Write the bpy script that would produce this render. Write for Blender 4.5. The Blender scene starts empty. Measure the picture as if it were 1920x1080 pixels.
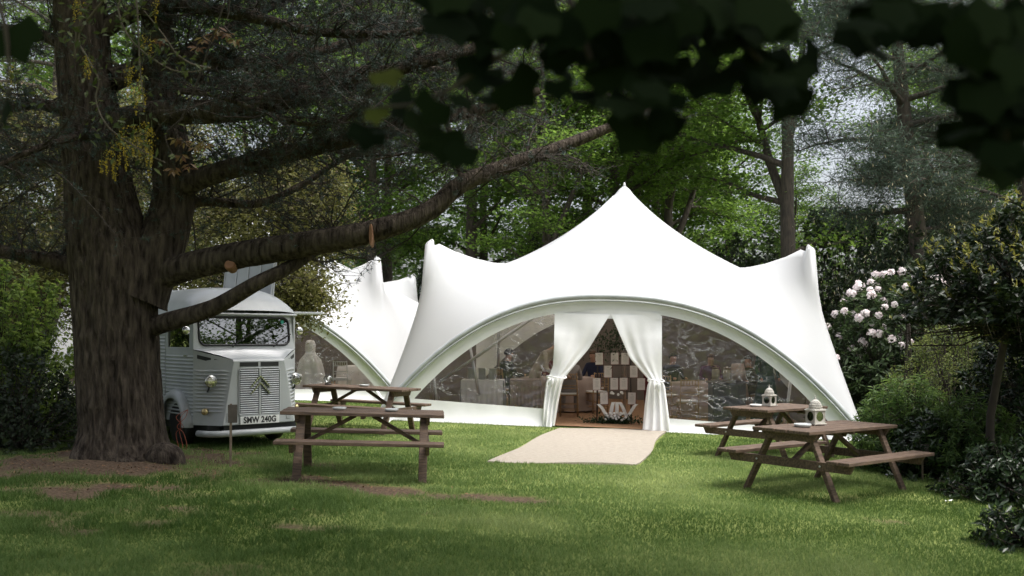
import bpy, bmesh, math, random
import numpy as np
from mathutils import Vector, Matrix, Euler

sc = bpy.context.scene
col = sc.collection
R = math.radians
rng = np.random.default_rng(7)
random.seed(7)

# ------------------------------------------------------------------ camera, sky, sun, exposure
FPX, HZ, CH = 1867.0, 630.0, 1.7          # focal length in px of a 1920 wide frame, horizon row, eye height
cam_d = bpy.data.cameras.new('camera'); cam = bpy.data.objects.new('camera', cam_d); col.objects.link(cam)
cam.location = (0, 0, CH); cam.rotation_euler = (R(90), 0, 0)
cam_d.sensor_width = 36.0; cam_d.lens = 36.0 * FPX / 1920.0
cam_d.shift_y = (HZ - 540.0) / 1920.0
cam_d.clip_start = 0.05; cam_d.clip_end = 2000
cam_d.dof.use_dof = True; cam_d.dof.focus_distance = 16.0; cam_d.dof.aperture_fstop = 2.2
sc.camera = cam

SUN_EL, SUN_AZ = 66.0, 118.0              # high sun behind thin cloud, off to the right
world = bpy.data.worlds.new('World'); sc.world = world; world.use_nodes = True
wn = world.node_tree; wn.nodes.clear()
sky = wn.nodes.new('ShaderNodeTexSky'); sky.sky_type = 'NISHITA'; sky.sun_disc = False
sky.sun_elevation = R(SUN_EL); sky.sun_rotation = R(SUN_AZ)
sky.air_density = 1.0; sky.dust_density = 6.0; sky.ozone_density = 1.0
hs = wn.nodes.new('ShaderNodeHueSaturation'); hs.inputs['Saturation'].default_value = 0.42
bg = wn.nodes.new('ShaderNodeBackground'); bg.inputs['Strength'].default_value = 0.15
wo = wn.nodes.new('ShaderNodeOutputWorld')
wn.links.new(sky.outputs[0], hs.inputs['Color']); wn.links.new(hs.outputs[0], bg.inputs['Color']); wn.links.new(bg.outputs[0], wo.inputs[0])

sun_d = bpy.data.lights.new('sun', 'SUN'); sun = bpy.data.objects.new('sun', sun_d); col.objects.link(sun)
sun_d.energy = 1.5; sun_d.angle = R(45); sun_d.color = (1.0, 0.985, 0.955)
sdir = Vector((math.sin(R(SUN_AZ)) * math.cos(R(SUN_EL)), math.cos(R(SUN_AZ)) * math.cos(R(SUN_EL)), math.sin(R(SUN_EL))))
sun.rotation_euler = sdir.to_track_quat('Z', 'Y').to_euler(); sun.location = (0, 0, 30)

sc.view_settings.view_transform = 'Standard'; sc.view_settings.look = 'None'
sc.view_settings.gamma = 1.0; sc.view_settings.exposure = 1.0; sc.view_settings.use_curve_mapping = False
sc.render.engine = 'CYCLES'
sc.cycles.use_denoising = True
sc.cycles.max_bounces = 6; sc.cycles.diffuse_bounces = 3; sc.cycles.glossy_bounces = 3
sc.cycles.transmission_bounces = 4; sc.cycles.transparent_max_bounces = 8
sc.cycles.caustics_reflective = False; sc.cycles.caustics_refractive = False

# ------------------------------------------------------------------ ground shape and picture-to-place helpers
def gz(x, y=0.0):
    """height of the ground: it falls gently to the right"""
    return -0.03 * np.clip(x, -5.0, 9.0)

def at(px, py, Y):
    return Vector(((px - 960.0) / FPX * Y, Y, CH - (py - HZ) / FPX * Y))

def ground_at(px, py):
    Y = 15.0
    for _ in range(12):
        x = (px - 960.0) / FPX * Y
        Y = (CH - float(gz(x))) * FPX / (py - HZ)
    x = (px - 960.0) / FPX * Y
    return Vector((x, Y, float(gz(x))))

# ------------------------------------------------------------------ small helpers
def tag(o, label=None, cat=None, group=None, kind=None):
    if label: o['label'] = label
    if cat: o['category'] = cat
    if group: o['group'] = group
    if kind: o['kind'] = kind
    return o

def empty(name, loc=(0, 0, 0), rz=0.0, label=None, cat=None, group=None):
    o = bpy.data.objects.new(name, None); col.objects.link(o)
    o.location = loc; o.rotation_euler = (0, 0, rz); o.empty_display_size = 0.2
    return tag(o, label, cat, group)

def link(name, me, mats, parent=None, smooth=False):
    o = bpy.data.objects.new(name, me); col.objects.link(o)
    if mats is not None:
        for m in (mats if isinstance(mats, (list, tuple)) else [mats]): me.materials.append(m)
    if parent is not None: o.parent = parent
    if smooth: me.shade_smooth()
    return o

def copy_tree(o, parent=None):
    c = o.copy(); col.objects.link(c)
    if parent is not None: c.parent = parent
    for ch in list(o.children): copy_tree(ch, c)
    return c

def np_mesh(name, V, quads=None, tris=None, attrs=None):
    """mesh from arrays; attrs: {name: per-face float array (quads first, then tris)}"""
    V = np.asarray(V, np.float32)
    loops, starts, n = [], [], 0
    if quads is not None and len(quads):
        q = np.asarray(quads, np.int32); loops.append(q.ravel()); starts.append(n + 4 * np.arange(len(q))); n += q.size
    if tris is not None and len(tris):
        t = np.asarray(tris, np.int32); loops.append(t.ravel()); starts.append(n + 3 * np.arange(len(t))); n += t.size
    me = bpy.data.meshes.new(name)
    me.vertices.add(len(V)); me.vertices.foreach_set('co', V.ravel())
    L = np.concatenate(loops).astype(np.int32); S = np.concatenate(starts).astype(np.int32)
    me.loops.add(len(L)); me.loops.foreach_set('vertex_index', L)
    me.polygons.add(len(S)); me.polygons.foreach_set('loop_start', S)
    me.update(calc_edges=True)
    if attrs:
        for k, a in attrs.items():
            at_ = me.attributes.new(k, 'FLOAT', 'FACE'); at_.data.foreach_set('value', np.asarray(a, np.float32))
    return me

def vnoise(p, seed=0):
    """value noise of an (n,3) array, 0..1"""
    p = np.asarray(p, np.float64); i = np.floor(p).astype(np.int64); f = p - i; f = f * f * (3 - 2 * f)
    def h(a, b, c):
        n = (a * 374761393 + b * 668265263 + c * 2147483647 + seed * 1274126177) & 0xffffffff
        n = ((n ^ (n >> 13)) * 1274126177) & 0xffffffff
        return ((n ^ (n >> 16)) & 0xffff) / 65535.0
    r = 0
    for dx in (0, 1):
        for dy in (0, 1):
            for dz in (0, 1):
                w = (f[:, 0] if dx else 1 - f[:, 0]) * (f[:, 1] if dy else 1 - f[:, 1]) * (f[:, 2] if dz else 1 - f[:, 2])
                r = r + w * h(i[:, 0] + dx, i[:, 1] + dy, i[:, 2] + dz)
    return r

def fbm(p, oct=4, seed=0):
    p = np.asarray(p, np.float64); r, a, t = 0, 1.0, 0
    for k in range(oct):
        r = r + a * vnoise(p * (2 ** k), seed + k); t += a; a *= 0.5
    return r / t

class MB:
    """collects simple solids into one mesh"""
    def __init__(s): s.v, s.f, s.m = [], [], []; s.mi = 0
    def add(s, v, f):
        b = len(s.v); s.v += [tuple(x) for x in v]; s.f += [tuple(i + b for i in q) for q in f]; s.m += [s.mi] * len(f); return s
    def box(s, c, size, rot=None):
        c = Vector(c); hx, hy, hz = [d / 2 for d in size]; M = rot if rot is not None else Matrix.Identity(3)
        vs = [c + M @ Vector((x, y, z)) for x in (-hx, hx) for y in (-hy, hy) for z in (-hz, hz)]
        return s.add(vs, [(0, 1, 3, 2), (4, 6, 7, 5), (0, 4, 5, 1), (2, 3, 7, 6), (0, 2, 6, 4), (1, 5, 7, 3)])
    def beam(s, p0, p1, w, h, up=(0, 0, 1)):
        p0, p1 = Vector(p0), Vector(p1); d = (p1 - p0); L = d.length; d.normalize()
        side = d.cross(Vector(up)); side = side.normalized() if side.length > 1e-5 else Vector((1, 0, 0)); u = side.cross(d)
        M = Matrix((side, d, u)).transposed()
        return s.box((p0 + p1) / 2, (w, L, h), M)
    def tube(s, pts, rad, n=8, caps=True, closed=False):
        pts = [Vector(p) for p in pts]; rad = rad if hasattr(rad, '__len__') else [rad] * len(pts)
        N = len(pts); ref = Vector((0, 0, 1)); vs = []
        pn = None
        for i, p in enumerate(pts):
            if closed: t = pts[(i + 1) % N] - pts[i - 1]
            else: t = pts[min(i + 1, N - 1)] - pts[max(i - 1, 0)]
            t.normalize()
            if pn is None:
                a = ref if abs(t.z) < 0.9 else Vector((1, 0, 0)); pn = (a - t * a.dot(t)).normalized()
            else: pn = (pn - t * pn.dot(t)).normalized()
            b = t.cross(pn)
            for k in range(n):
                an = 2 * math.pi * k / n; vs.append(p + (pn * math.cos(an) + b * math.sin(an)) * rad[i])
        fs = []
        for i in range(N if closed else N - 1):
            j = (i + 1) % N
            for k in range(n):
                k2 = (k + 1) % n; fs.append((i * n + k, i * n + k2, j * n + k2, j * n + k))
        if caps and not closed: fs += [tuple(range(n - 1, -1, -1)), tuple(range((N - 1) * n, N * n))]
        return s.add(vs, fs)
    def lathe(s, prof, c=(0, 0, 0), n=16, rot=None):
        c = Vector(c); M = rot if rot is not None else Matrix.Identity(3); vs, fs = [], []
        for r, z in prof:
            for k in range(n):
                a = 2 * math.pi * k / n; vs.append(c + M @ Vector((max(r, 1e-4) * math.cos(a), max(r, 1e-4) * math.sin(a), z)))
        for i in range(len(prof) - 1):
            for k in range(n):
                k2 = (k + 1) % n; fs.append((i * n + k, i * n + k2, (i + 1) * n + k2, (i + 1) * n + k))
        fs += [tuple(range(n - 1, -1, -1)), tuple(range((len(prof) - 1) * n, len(prof) * n))]
        return s.add(vs, fs)
    def prism(s, poly, y0, y1):
        """polygon in x,z pushed from y0 to y1"""
        n = len(poly); vs = [(x, y0, z) for x, z in poly] + [(x, y1, z) for x, z in poly]
        fs = [tuple(range(n)), tuple(range(2 * n - 1, n - 1, -1))] + [(i, i + n, (i + 1) % n + n, (i + 1) % n) for i in range(n)]
        return s.add(vs, fs)
    def grid(s, P):
        """P[i][j] -> points"""
        a, b = len(P), len(P[0]); vs = [p for r in P for p in r]
        return s.add(vs, [(i * b + j, i * b + j + 1, (i + 1) * b + j + 1, (i + 1) * b + j) for i in range(a - 1) for j in range(b - 1)])
    def mesh(s, name):
        me = bpy.data.meshes.new(name); me.from_pydata(s.v, [], s.f); me.update()
        if any(s.m): me.polygons.foreach_set('material_index', s.m)
        return me
    def build(s, name, mats, parent=None, smooth=False, bevel=0.0, seg=1):
        me = s.mesh(name)
        if bevel > 0 or True:
            bm = bmesh.new(); bm.from_mesh(me); bmesh.ops.recalc_face_normals(bm, faces=bm.faces)
            if bevel > 0: bmesh.ops.bevel(bm, geom=list(bm.edges), offset=bevel, segments=seg, affect='EDGES', profile=0.5)
            bm.to_mesh(me); bm.free()
        o = link(name, me, mats, parent)
        if smooth: me.shade_smooth()
        return o

# ------------------------------------------------------------------ materials
MATS = {}
def nodes_of(name):
    m = bpy.data.materials.new(name); m.use_nodes = True; nt = m.node_tree
    return m, nt, nt.nodes, nt.nodes['Principled BSDF']

def mat(name, c, rough=0.6, var=0.25, scale=8.0, bump=0.0, bscale=40.0, metal=0.0, stretch=None, c2=None, spec=0.5, coord='Object', bdist=0.01):
    """principled surface with noisy colour, optional second colour and fine relief"""
    if name in MATS: return MATS[name]
    m, nt, N, b = nodes_of(name); L = nt.links.new
    tc = N.new('ShaderNodeTexCoord'); mp = N.new('ShaderNodeMapping'); L(tc.outputs[coord], mp.inputs[0])
    if stretch: mp.inputs['Scale'].default_value = stretch
    no = N.new('ShaderNodeTexNoise'); no.inputs['Scale'].default_value = scale; no.inputs['Detail'].default_value = 5; L(mp.outputs[0], no.inputs['Vector'])
    rp = N.new('ShaderNodeValToRGB'); L(no.outputs['Fac'], rp.inputs[0])
    d = c2 if c2 else tuple(x * (1 - var) for x in c)
    e = c if c2 else tuple(min(1, x * (1 + var * 0.5)) for x in c)
    rp.color_ramp.elements[0].position = 0.3; rp.color_ramp.elements[1].position = 0.7
    rp.color_ramp.elements[0].color = (*d, 1); rp.color_ramp.elements[1].color = (*e, 1)
    L(rp.outputs[0], b.inputs['Base Color'])
    b.inputs['Roughness'].default_value = rough; b.inputs['Metallic'].default_value = metal; b.inputs['Specular IOR Level'].default_value = spec
    if bump > 0:
        n2 = N.new('ShaderNodeTexNoise'); n2.inputs['Scale'].default_value = bscale; n2.inputs['Detail'].default_value = 4; L(mp.outputs[0], n2.inputs['Vector'])
        bu = N.new('ShaderNodeBump'); bu.inputs['Strength'].default_value = bump; bu.inputs['Distance'].default_value = bdist
        L(n2.outputs['Fac'], bu.inputs['Height']); L(bu.outputs[0], b.inputs['Normal'])
    MATS[name] = m; return m

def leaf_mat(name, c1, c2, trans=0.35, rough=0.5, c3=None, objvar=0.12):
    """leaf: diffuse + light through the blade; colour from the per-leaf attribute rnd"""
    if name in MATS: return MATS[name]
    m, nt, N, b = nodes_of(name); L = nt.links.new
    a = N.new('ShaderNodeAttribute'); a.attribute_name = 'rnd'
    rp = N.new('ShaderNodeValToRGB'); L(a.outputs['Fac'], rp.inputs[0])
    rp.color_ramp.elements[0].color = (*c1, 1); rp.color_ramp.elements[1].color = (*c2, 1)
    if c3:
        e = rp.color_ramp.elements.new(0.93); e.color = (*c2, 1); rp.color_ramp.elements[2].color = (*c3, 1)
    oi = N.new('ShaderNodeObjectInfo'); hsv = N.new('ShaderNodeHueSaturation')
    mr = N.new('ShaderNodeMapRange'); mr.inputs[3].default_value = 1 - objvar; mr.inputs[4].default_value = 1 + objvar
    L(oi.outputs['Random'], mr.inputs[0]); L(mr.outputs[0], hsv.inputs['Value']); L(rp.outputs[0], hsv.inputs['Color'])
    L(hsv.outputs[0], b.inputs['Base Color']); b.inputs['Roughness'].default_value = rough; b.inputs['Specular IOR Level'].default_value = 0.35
    if trans > 0:
        t = N.new('ShaderNodeBsdfTranslucent'); mx = N.new('ShaderNodeMixShader'); mx.inputs[0].default_value = trans
        h2 = N.new('ShaderNodeHueSaturation'); h2.inputs['Hue'].default_value = 0.485; h2.inputs['Value'].default_value = 1.5
        L(hsv.outputs[0], h2.inputs['Color']); L(h2.outputs[0], t.inputs['Color'])
        L(b.outputs[0], mx.inputs[1]); L(t.outputs[0], mx.inputs[2]); L(mx.outputs[0], N['Material Output'].inputs[0])
    MATS[name] = m; return m

def glass_mat(name, tint=(1, 1, 1), refl=0.12, rough=0.02, bump=0.0, bscale=6.0, milk=0.0):
    """thin clear sheet: see-through with a fresnel gloss, optional wrinkles and a milky share"""
    if name in MATS: return MATS[name]
    m, nt, N, b = nodes_of(name); L = nt.links.new; N.remove(b)
    tr = N.new('ShaderNodeBsdfTransparent'); tr.inputs[0].default_value = (*tint, 1)
    gl = N.new('ShaderNodeBsdfGlossy'); gl.inputs['Roughness'].default_value = rough
    fr = N.new('ShaderNodeLayerWeight'); fr.inputs['Blend'].default_value = 0.35
    ma = N.new('ShaderNodeMath'); ma.operation = 'MULTIPLY_ADD'; ma.inputs[1].default_value = 0.75; ma.inputs[2].default_value = refl
    L(fr.outputs['Fresnel'], ma.inputs[0])
    mx = N.new('ShaderNodeMixShader'); L(ma.outputs[0], mx.inputs[0]); L(tr.outputs[0], mx.inputs[1]); L(gl.outputs[0], mx.inputs[2])
    out = mx
    if milk > 0:
        di = N.new('ShaderNodeBsdfDiffuse'); di.inputs[0].default_value = (0.8, 0.82, 0.85, 1)
        m2 = N.new('ShaderNodeMixShader'); m2.inputs[0].default_value = milk; L(mx.outputs[0], m2.inputs[1]); L(di.outputs[0], m2.inputs[2]); out = m2
    if bump > 0:
        tc = N.new('ShaderNodeTexCoord'); mp = N.new('ShaderNodeMapping'); mp.inputs['Rotation'].default_value = (0.2, 0.5, 0.4); mp.inputs['Scale'].default_value = (1, 1, 2.2)
        L(tc.outputs['Object'], mp.inputs[0])
        no = N.new('ShaderNodeTexNoise'); no.inputs['Scale'].default_value = bscale; no.inputs['Detail'].default_value = 4; no.inputs['Distortion'].default_value = 1.5
        L(mp.outputs[0], no.inputs['Vector'])
        bu = N.new('ShaderNodeBump'); bu.inputs['Strength'].default_value = bump; bu.inputs['Distance'].default_value = 0.05
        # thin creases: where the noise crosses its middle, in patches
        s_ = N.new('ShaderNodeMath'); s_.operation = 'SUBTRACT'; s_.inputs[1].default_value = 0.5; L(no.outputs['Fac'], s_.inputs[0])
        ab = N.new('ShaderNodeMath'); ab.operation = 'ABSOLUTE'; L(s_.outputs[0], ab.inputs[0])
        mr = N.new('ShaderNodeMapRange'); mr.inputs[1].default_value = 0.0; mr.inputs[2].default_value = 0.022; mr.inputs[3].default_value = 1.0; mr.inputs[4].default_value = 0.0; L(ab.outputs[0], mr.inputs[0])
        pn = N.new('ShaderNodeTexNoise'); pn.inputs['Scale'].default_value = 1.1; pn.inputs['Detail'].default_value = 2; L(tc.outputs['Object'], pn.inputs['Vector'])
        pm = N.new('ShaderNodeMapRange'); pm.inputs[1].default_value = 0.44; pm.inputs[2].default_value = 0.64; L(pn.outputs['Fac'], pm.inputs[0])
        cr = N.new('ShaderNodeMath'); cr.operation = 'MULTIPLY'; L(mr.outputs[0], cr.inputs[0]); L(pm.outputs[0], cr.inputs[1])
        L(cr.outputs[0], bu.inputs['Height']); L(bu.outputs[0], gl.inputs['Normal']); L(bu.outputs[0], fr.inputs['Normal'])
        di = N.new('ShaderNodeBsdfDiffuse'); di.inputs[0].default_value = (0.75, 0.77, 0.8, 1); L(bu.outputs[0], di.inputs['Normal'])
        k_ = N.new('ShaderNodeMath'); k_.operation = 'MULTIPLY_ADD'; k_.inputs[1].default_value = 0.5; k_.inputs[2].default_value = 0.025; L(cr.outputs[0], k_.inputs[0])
        m3 = N.new('ShaderNodeMixShader'); L(k_.outputs[0], m3.inputs[0]); L(out.outputs[0], m3.inputs[1]); L(di.outputs[0], m3.inputs[2]); out = m3  # creases whitened with diffuse colour, painted in place of sky glints
    L(out.outputs[0], N['Material Output'].inputs[0]); MATS[name] = m; return m

M_MEMB = mat('tent_membrane', (0.68, 0.70, 0.715), 0.45, 0.03, 1.5, bump=0.04, bscale=3)
def thin_cloth(m, share, c):
    nt = m.node_tree; N = nt.nodes; t = N.new('ShaderNodeBsdfTranslucent'); t.inputs[0].default_value = (*c, 1); mx = N.new('ShaderNodeMixShader'); mx.inputs[0].default_value = share
    nt.links.new(N['Principled BSDF'].outputs[0], mx.inputs[1]); nt.links.new(t.outputs[0], mx.inputs[2]); nt.links.new(mx.outputs[0], N['Material Output'].inputs[0])
thin_cloth(M_MEMB, 0.28, (0.8, 0.72, 0.62))
M_WALL = mat('tent_wall_cloth', (0.86, 0.87, 0.88), 0.55, 0.04, 3.0, bump=0.5, bscale=4.5)
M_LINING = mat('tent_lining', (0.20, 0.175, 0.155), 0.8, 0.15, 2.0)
M_ARCH = mat('grey_arch_sleeve', (0.46, 0.49, 0.50), 0.5, 0.15, 5.0)
M_ALU = mat('aluminium_pole', (0.6, 0.62, 0.64), 0.35, 0.1, 10, metal=0.7)
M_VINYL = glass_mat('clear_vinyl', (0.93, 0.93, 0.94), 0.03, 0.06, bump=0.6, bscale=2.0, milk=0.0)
M_GLASS = glass_mat('clear_glass', (0.95, 0.98, 0.97), 0.08, 0.01)
M_WOOD = mat('weathered_table_wood', (0.175, 0.115, 0.078), 0.65, 0.5, 5.0, bump=0.6, bscale=22, stretch=(1, 9, 9), c2=(0.05, 0.032, 0.022))
M_STAKE = mat('grey_stake_wood', (0.22, 0.17, 0.12), 0.8, 0.4, 9.0, bump=0.4, bscale=30, stretch=(6, 6, 1))
M_BARK = mat('cedar_bark', (0.11, 0.09, 0.072), 0.95, 0.5, 7.0, bump=1.0, bscale=14, stretch=(2.6, 2.6, 0.5), c2=(0.018, 0.014, 0.012), spec=0.1, bdist=0.05)
M_BARK2 = mat('tree_bark', (0.10, 0.082, 0.062), 0.9, 0.5, 5.0, bump=0.7, bscale=12, stretch=(3, 3, 0.7), c2=(0.04, 0.033, 0.027))
M_TWIG = mat('dark_twig', (0.045, 0.035, 0.028), 0.9, 0.4, 6.0)
M_WHITE = mat('white_cloth', (0.78, 0.78, 0.78), 0.8, 0.06, 5.0, bump=0.2, bscale=8)
M_PLATE = mat('white_china', (0.8, 0.8, 0.78), 0.2, 0.03, 5.0)
# ------------------------------------------------------------------ ground and grass
TRUNK = ground_at(232, 866)               # foot of the cedar
def soil_mask(x, y):
    """0 grass .. 1 bare earth"""
    p = np.stack([x, y, np.zeros_like(x)], 1)
    n = fbm(p * 2.6, 4, 3)
    r = np.hypot((x - TRUNK.x + 0.1) / 1.9, (y - TRUNK.y + 0.15) / 1.25)
    m = np.clip(1.5 - r, 0, 1) * 1.15
    # worn line running from the cedar past the near bench
    def seg(ax, ay, bx, by, w, a):
        d = np.array([bx - ax, by - ay]); t = np.clip(((x - ax) * d[0] + (y - ay) * d[1]) / (d @ d), 0, 1)
        return a * np.clip(1.25 - np.hypot(x - ax - t * d[0], y - ay - t * d[1]) / w, 0, 1)
    a, b, c = ground_at(560, 900), ground_at(800, 930), ground_at(1000, 938)
    m = np.maximum(m, seg(a.x, a.y, b.x, b.y, 0.36, 1.5)); m = np.maximum(m, seg(b.x, b.y, c.x, c.y, 0.32, 1.5))
    for px, py, w, q in ((600, 975, 0.5, 0.55), (130, 970, 0.8, 0.5), (360, 945, 0.6, 0.4), (820, 965, 0.22, .7), (390, 1078, 0.35, 0.8), (1660, 978, 0.18, .6), (1540, 930, 0.4, .45), (230, 915, 1.1, .8), (500, 905, .5, .7)):
        g = ground_at(px, py); m = np.maximum(m, q * np.clip(1.3 - np.hypot(x - g.x, (y - g.y) * 1.2) / w, 0, 1))
    return np.clip(m * .92 + (n - 0.5) * 2.6 * (m > 0.02), 0, 1)

def lawn():
    xs = np.concatenate([np.linspace(-400, -16, 10), np.arange(-14, 12.01, 0.11), np.linspace(14, 400, 10)])
    ys = np.concatenate([np.linspace(-120, 3, 8), np.arange(5, 24.01, 0.11), np.linspace(26, 700, 14)])
    X, Y = np.meshgrid(xs, ys, indexing='ij'); x, y = X.ravel(), Y.ravel()
    z = gz(x) + 0.03 * (fbm(np.stack([x, y, x * 0], 1) * 0.5, 3, 9) - 0.5)
    z += 0.12 * np.exp(-((x - TRUNK.x) ** 2 + (y - TRUNK.y) ** 2) / 1.2)
    n, k = len(xs), len(ys); I = np.arange(n * k).reshape(n, k)
    q = np.stack([I[:-1, :-1], I[1:, :-1], I[1:, 1:], I[:-1, 1:]], -1).reshape(-1, 4)
    me = np_mesh('lawn', np.stack([x, y, z], 1), quads=q)
    a = me.attributes.new('soil', 'FLOAT', 'POINT'); a.data.foreach_set('value', soil_mask(x, y).astype(np.float32))
    m, nt, N, b = nodes_of('lawn_earth'); L = nt.links.new
    at_ = N.new('ShaderNodeAttribute'); at_.attribute_name = 'soil'
    ge = N.new('ShaderNodeNewGeometry')
    n1 = N.new('ShaderNodeTexNoise'); n1.inputs['Scale'].default_value = 1.1; n1.inputs['Detail'].default_value = 6; L(ge.outputs['Position'], n1.inputs['Vector'])
    n2 = N.new('ShaderNodeTexNoise'); n2.inputs['Scale'].default_value = 28; n2.inputs['Detail'].default_value = 6; L(ge.outputs['Position'], n2.inputs['Vector'])
    r1 = N.new('ShaderNodeValToRGB'); L(n1.outputs['Fac'], r1.inputs[0])
    r1.color_ramp.elements[0].position = .35; r1.color_ramp.elements[0].color = (0.11, 0.15, 0.035, 1); r1.color_ramp.elements[1].position = .68; r1.color_ramp.elements[1].color = (0.24, 0.28, 0.09, 1)
    r2 = N.new('ShaderNodeValToRGB'); L(n2.outputs['Fac'], r2.inputs[0])
    r2.color_ramp.elements[0].position = .3; r2.color_ramp.elements[0].color = (0.05, 0.034, 0.024, 1); r2.color_ramp.elements[1].position = .75; r2.color_ramp.elements[1].color = (0.18, 0.13, 0.09, 1)
    mx = N.new('ShaderNodeMix'); mx.data_type = 'RGBA'; L(at_.outputs['Fac'], mx.inputs[0]); L(r1.outputs[0], mx.inputs[6]); L(r2.outputs[0], mx.inputs[7])
    L(mx.outputs[2], b.inputs['Base Color']); b.inputs['Roughness'].default_value = 0.95; b.inputs['Specular IOR Level'].default_value = 0.1
    bu = N.new('ShaderNodeBump'); bu.inputs['Strength'].default_value = 0.8; bu.inputs['Distance'].default_value = 0.03
    L(n2.outputs['Fac'], bu.inputs['Height']); L(bu.outputs[0], b.inputs['Normal'])
    o = link('lawn', me, m, smooth=True); tag(o, kind='structure')
    return o

MAT_QUAD = [ground_at(1046, 804.5), ground_at(1250, 806.5), ground_at(1199, 873), ground_at(915, 868)]
def inside_mat(x, y, grow=0.0):
    ins = np.ones(len(x), bool); c = sum(MAT_QUAD, Vector()) / 4
    for i in range(4):
        a, b = MAT_QUAD[i], MAT_QUAD[(i + 1) % 4]; e = Vector((b.x - a.x, b.y - a.y)).normalized()
        s = (x - a.x) * e.y - (y - a.y) * e.x; s0 = (c.x - a.x) * e.y - (c.y - a.y) * e.x
        ins &= (s * np.sign(s0)) > -grow
    return ins

def grass():
    def scatter(Y0, Y1, dens):
        Xw = 0.56 * Y1 + 1.6; A = 2 * Xw * (Y1 - Y0); n = int(A * dens)
        return rng.uniform(-Xw, Xw, n), rng.uniform(Y0, Y1, n)
    xs, ys = [], []
    for Y0, Y1, d in ((6.2, 8.5, 4600), (8.5, 11, 3300), (11, 14, 2300), (14, 17.5, 1700), (17.5, 24, 700)):
        x, y = scatter(Y0, Y1, d); xs.append(x); ys.append(y)
    x = np.concatenate(xs); y = np.concatenate(ys)
    # keep what can stand: not in bare earth, under the mat, in the tents or the trunk
    so = soil_mask(x, y); keep = rng.random(len(x)) > so * 1.05
    keep &= ~inside_mat(x, y, 0.02)
    for (cx, cy, a, hh) in TENT_SPOTS:
        dx, dy = x - cx, y - cy; u = dx * math.cos(a) + dy * math.sin(a); v = -dx * math.sin(a) + dy * math.cos(a)
        keep &= ~((np.abs(u) < hh) & (np.abs(v) < hh))
    keep &= np.hypot(x - TRUNK.x, y - TRUNK.y) > 0.75
    x, y = x[keep], y[keep]; n = len(x)
    p = np.stack([x, y, x * 0], 1)
    tall = fbm(p * 0.9, 3, 21); tuft = fbm(p * 5, 2, 33)
    r_tree = np.hypot(x - TRUNK.x - 1.2, (y - TRUNK.y + 1.8) * 0.8)
    ragged = np.clip(1.6 - r_tree / 3.0, 0, 1)
    h = 0.014 + 0.016 * rng.random(n) + 0.016 * tuft + 0.045 * ragged * np.clip(tuft * 2.4 - 0.85, 0, 1)
    w = (0.0028 + 0.0022 * rng.random(n)) * (1 + (y - 7) * 0.06)
    an = rng.uniform(0, 2 * np.pi, n); ln = rng.normal(0, 0.45, (n, 2)) * h[:, None]
    z = gz(x) + 0.03 * (fbm(np.stack([x, y, x * 0], 1) * 0.5, 3, 9) - 0.5) + 0.12 * np.exp(-((x - TRUNK.x) ** 2 + (y - TRUNK.y) ** 2) / 1.2)
    V = np.empty((n, 3, 3), np.float32)
    V[:, 0] = np.stack([x - w * np.cos(an), y - w * np.sin(an), z - 0.004], 1)
    V[:, 1] = np.stack([x + w * np.cos(an), y + w * np.sin(an), z - 0.004], 1)
    V[:, 2] = np.stack([x + ln[:, 0], y + ln[:, 1], z + h], 1)
    rnd = np.clip(0.42 + (fbm(p * 0.55, 3, 41) - 0.5) * 1.3 + rng.normal(0, 0.13, n), 0, 1)
    me = np_mesh('grass', V.reshape(-1, 3), tris=np.arange(3 * n).reshape(-1, 3), attrs={'rnd': rnd})
    m = leaf_mat('grass_blade', (0.050, 0.105, 0.018), (0.31, 0.37, 0.16), 0.45, 0.6, objvar=0.0)
    rp = [k for k in m.node_tree.nodes if k.type == 'VALTORGB'][0].color_ramp
    e = rp.elements.new(0.45); e.color = (0.15, 0.235, 0.072, 1)
    o = link('grass', me, m); tag(o, 'short green lawn grass around the picnic tables', 'grass', kind='stuff')

def litter():
    """dead leaves and cedar needles lying on the bare earth: too many to count"""
    n = 2600; x = TRUNK.x + rng.normal(0.6, 1.9, n); y = TRUNK.y - 0.6 + rng.normal(0, 1.1, n)
    keep = (rng.random(n) < soil_mask(x, y) + 0.05) & (np.hypot(x - TRUNK.x, y - TRUNK.y) > 0.8); x, y = x[keep], y[keep]; n = len(x)
    z = gz(x) + 0.012 + 0.03 * (fbm(np.stack([x, y, x * 0], 1) * 0.5, 3, 9) - 0.5) + 0.12 * np.exp(-((x - TRUNK.x) ** 2 + (y - TRUNK.y) ** 2) / 1.2)
    nr = rng.normal(0, 0.35, (n, 3)); nr[:, 2] = 1
    me = leaf_mesh('leaf_litter', np.stack([x, y, z], 1), nr, rng.uniform(0.02, 0.05, n), 0.5, rng.random(n), 0.2)
    o = link('leaf_litter', me, leaf_mat('dead_leaf', (0.09, 0.045, 0.025), (0.27, 0.16, 0.085), 0.0, 0.8)); tag(o, 'brown dead leaves scattered on bare earth under the cedar', 'leaf litter', kind='stuff')

# ------------------------------------------------------------------ foliage and branch generators
def unit(a): return a / np.maximum(np.linalg.norm(a, axis=-1, keepdims=True), 1e-9)

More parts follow.
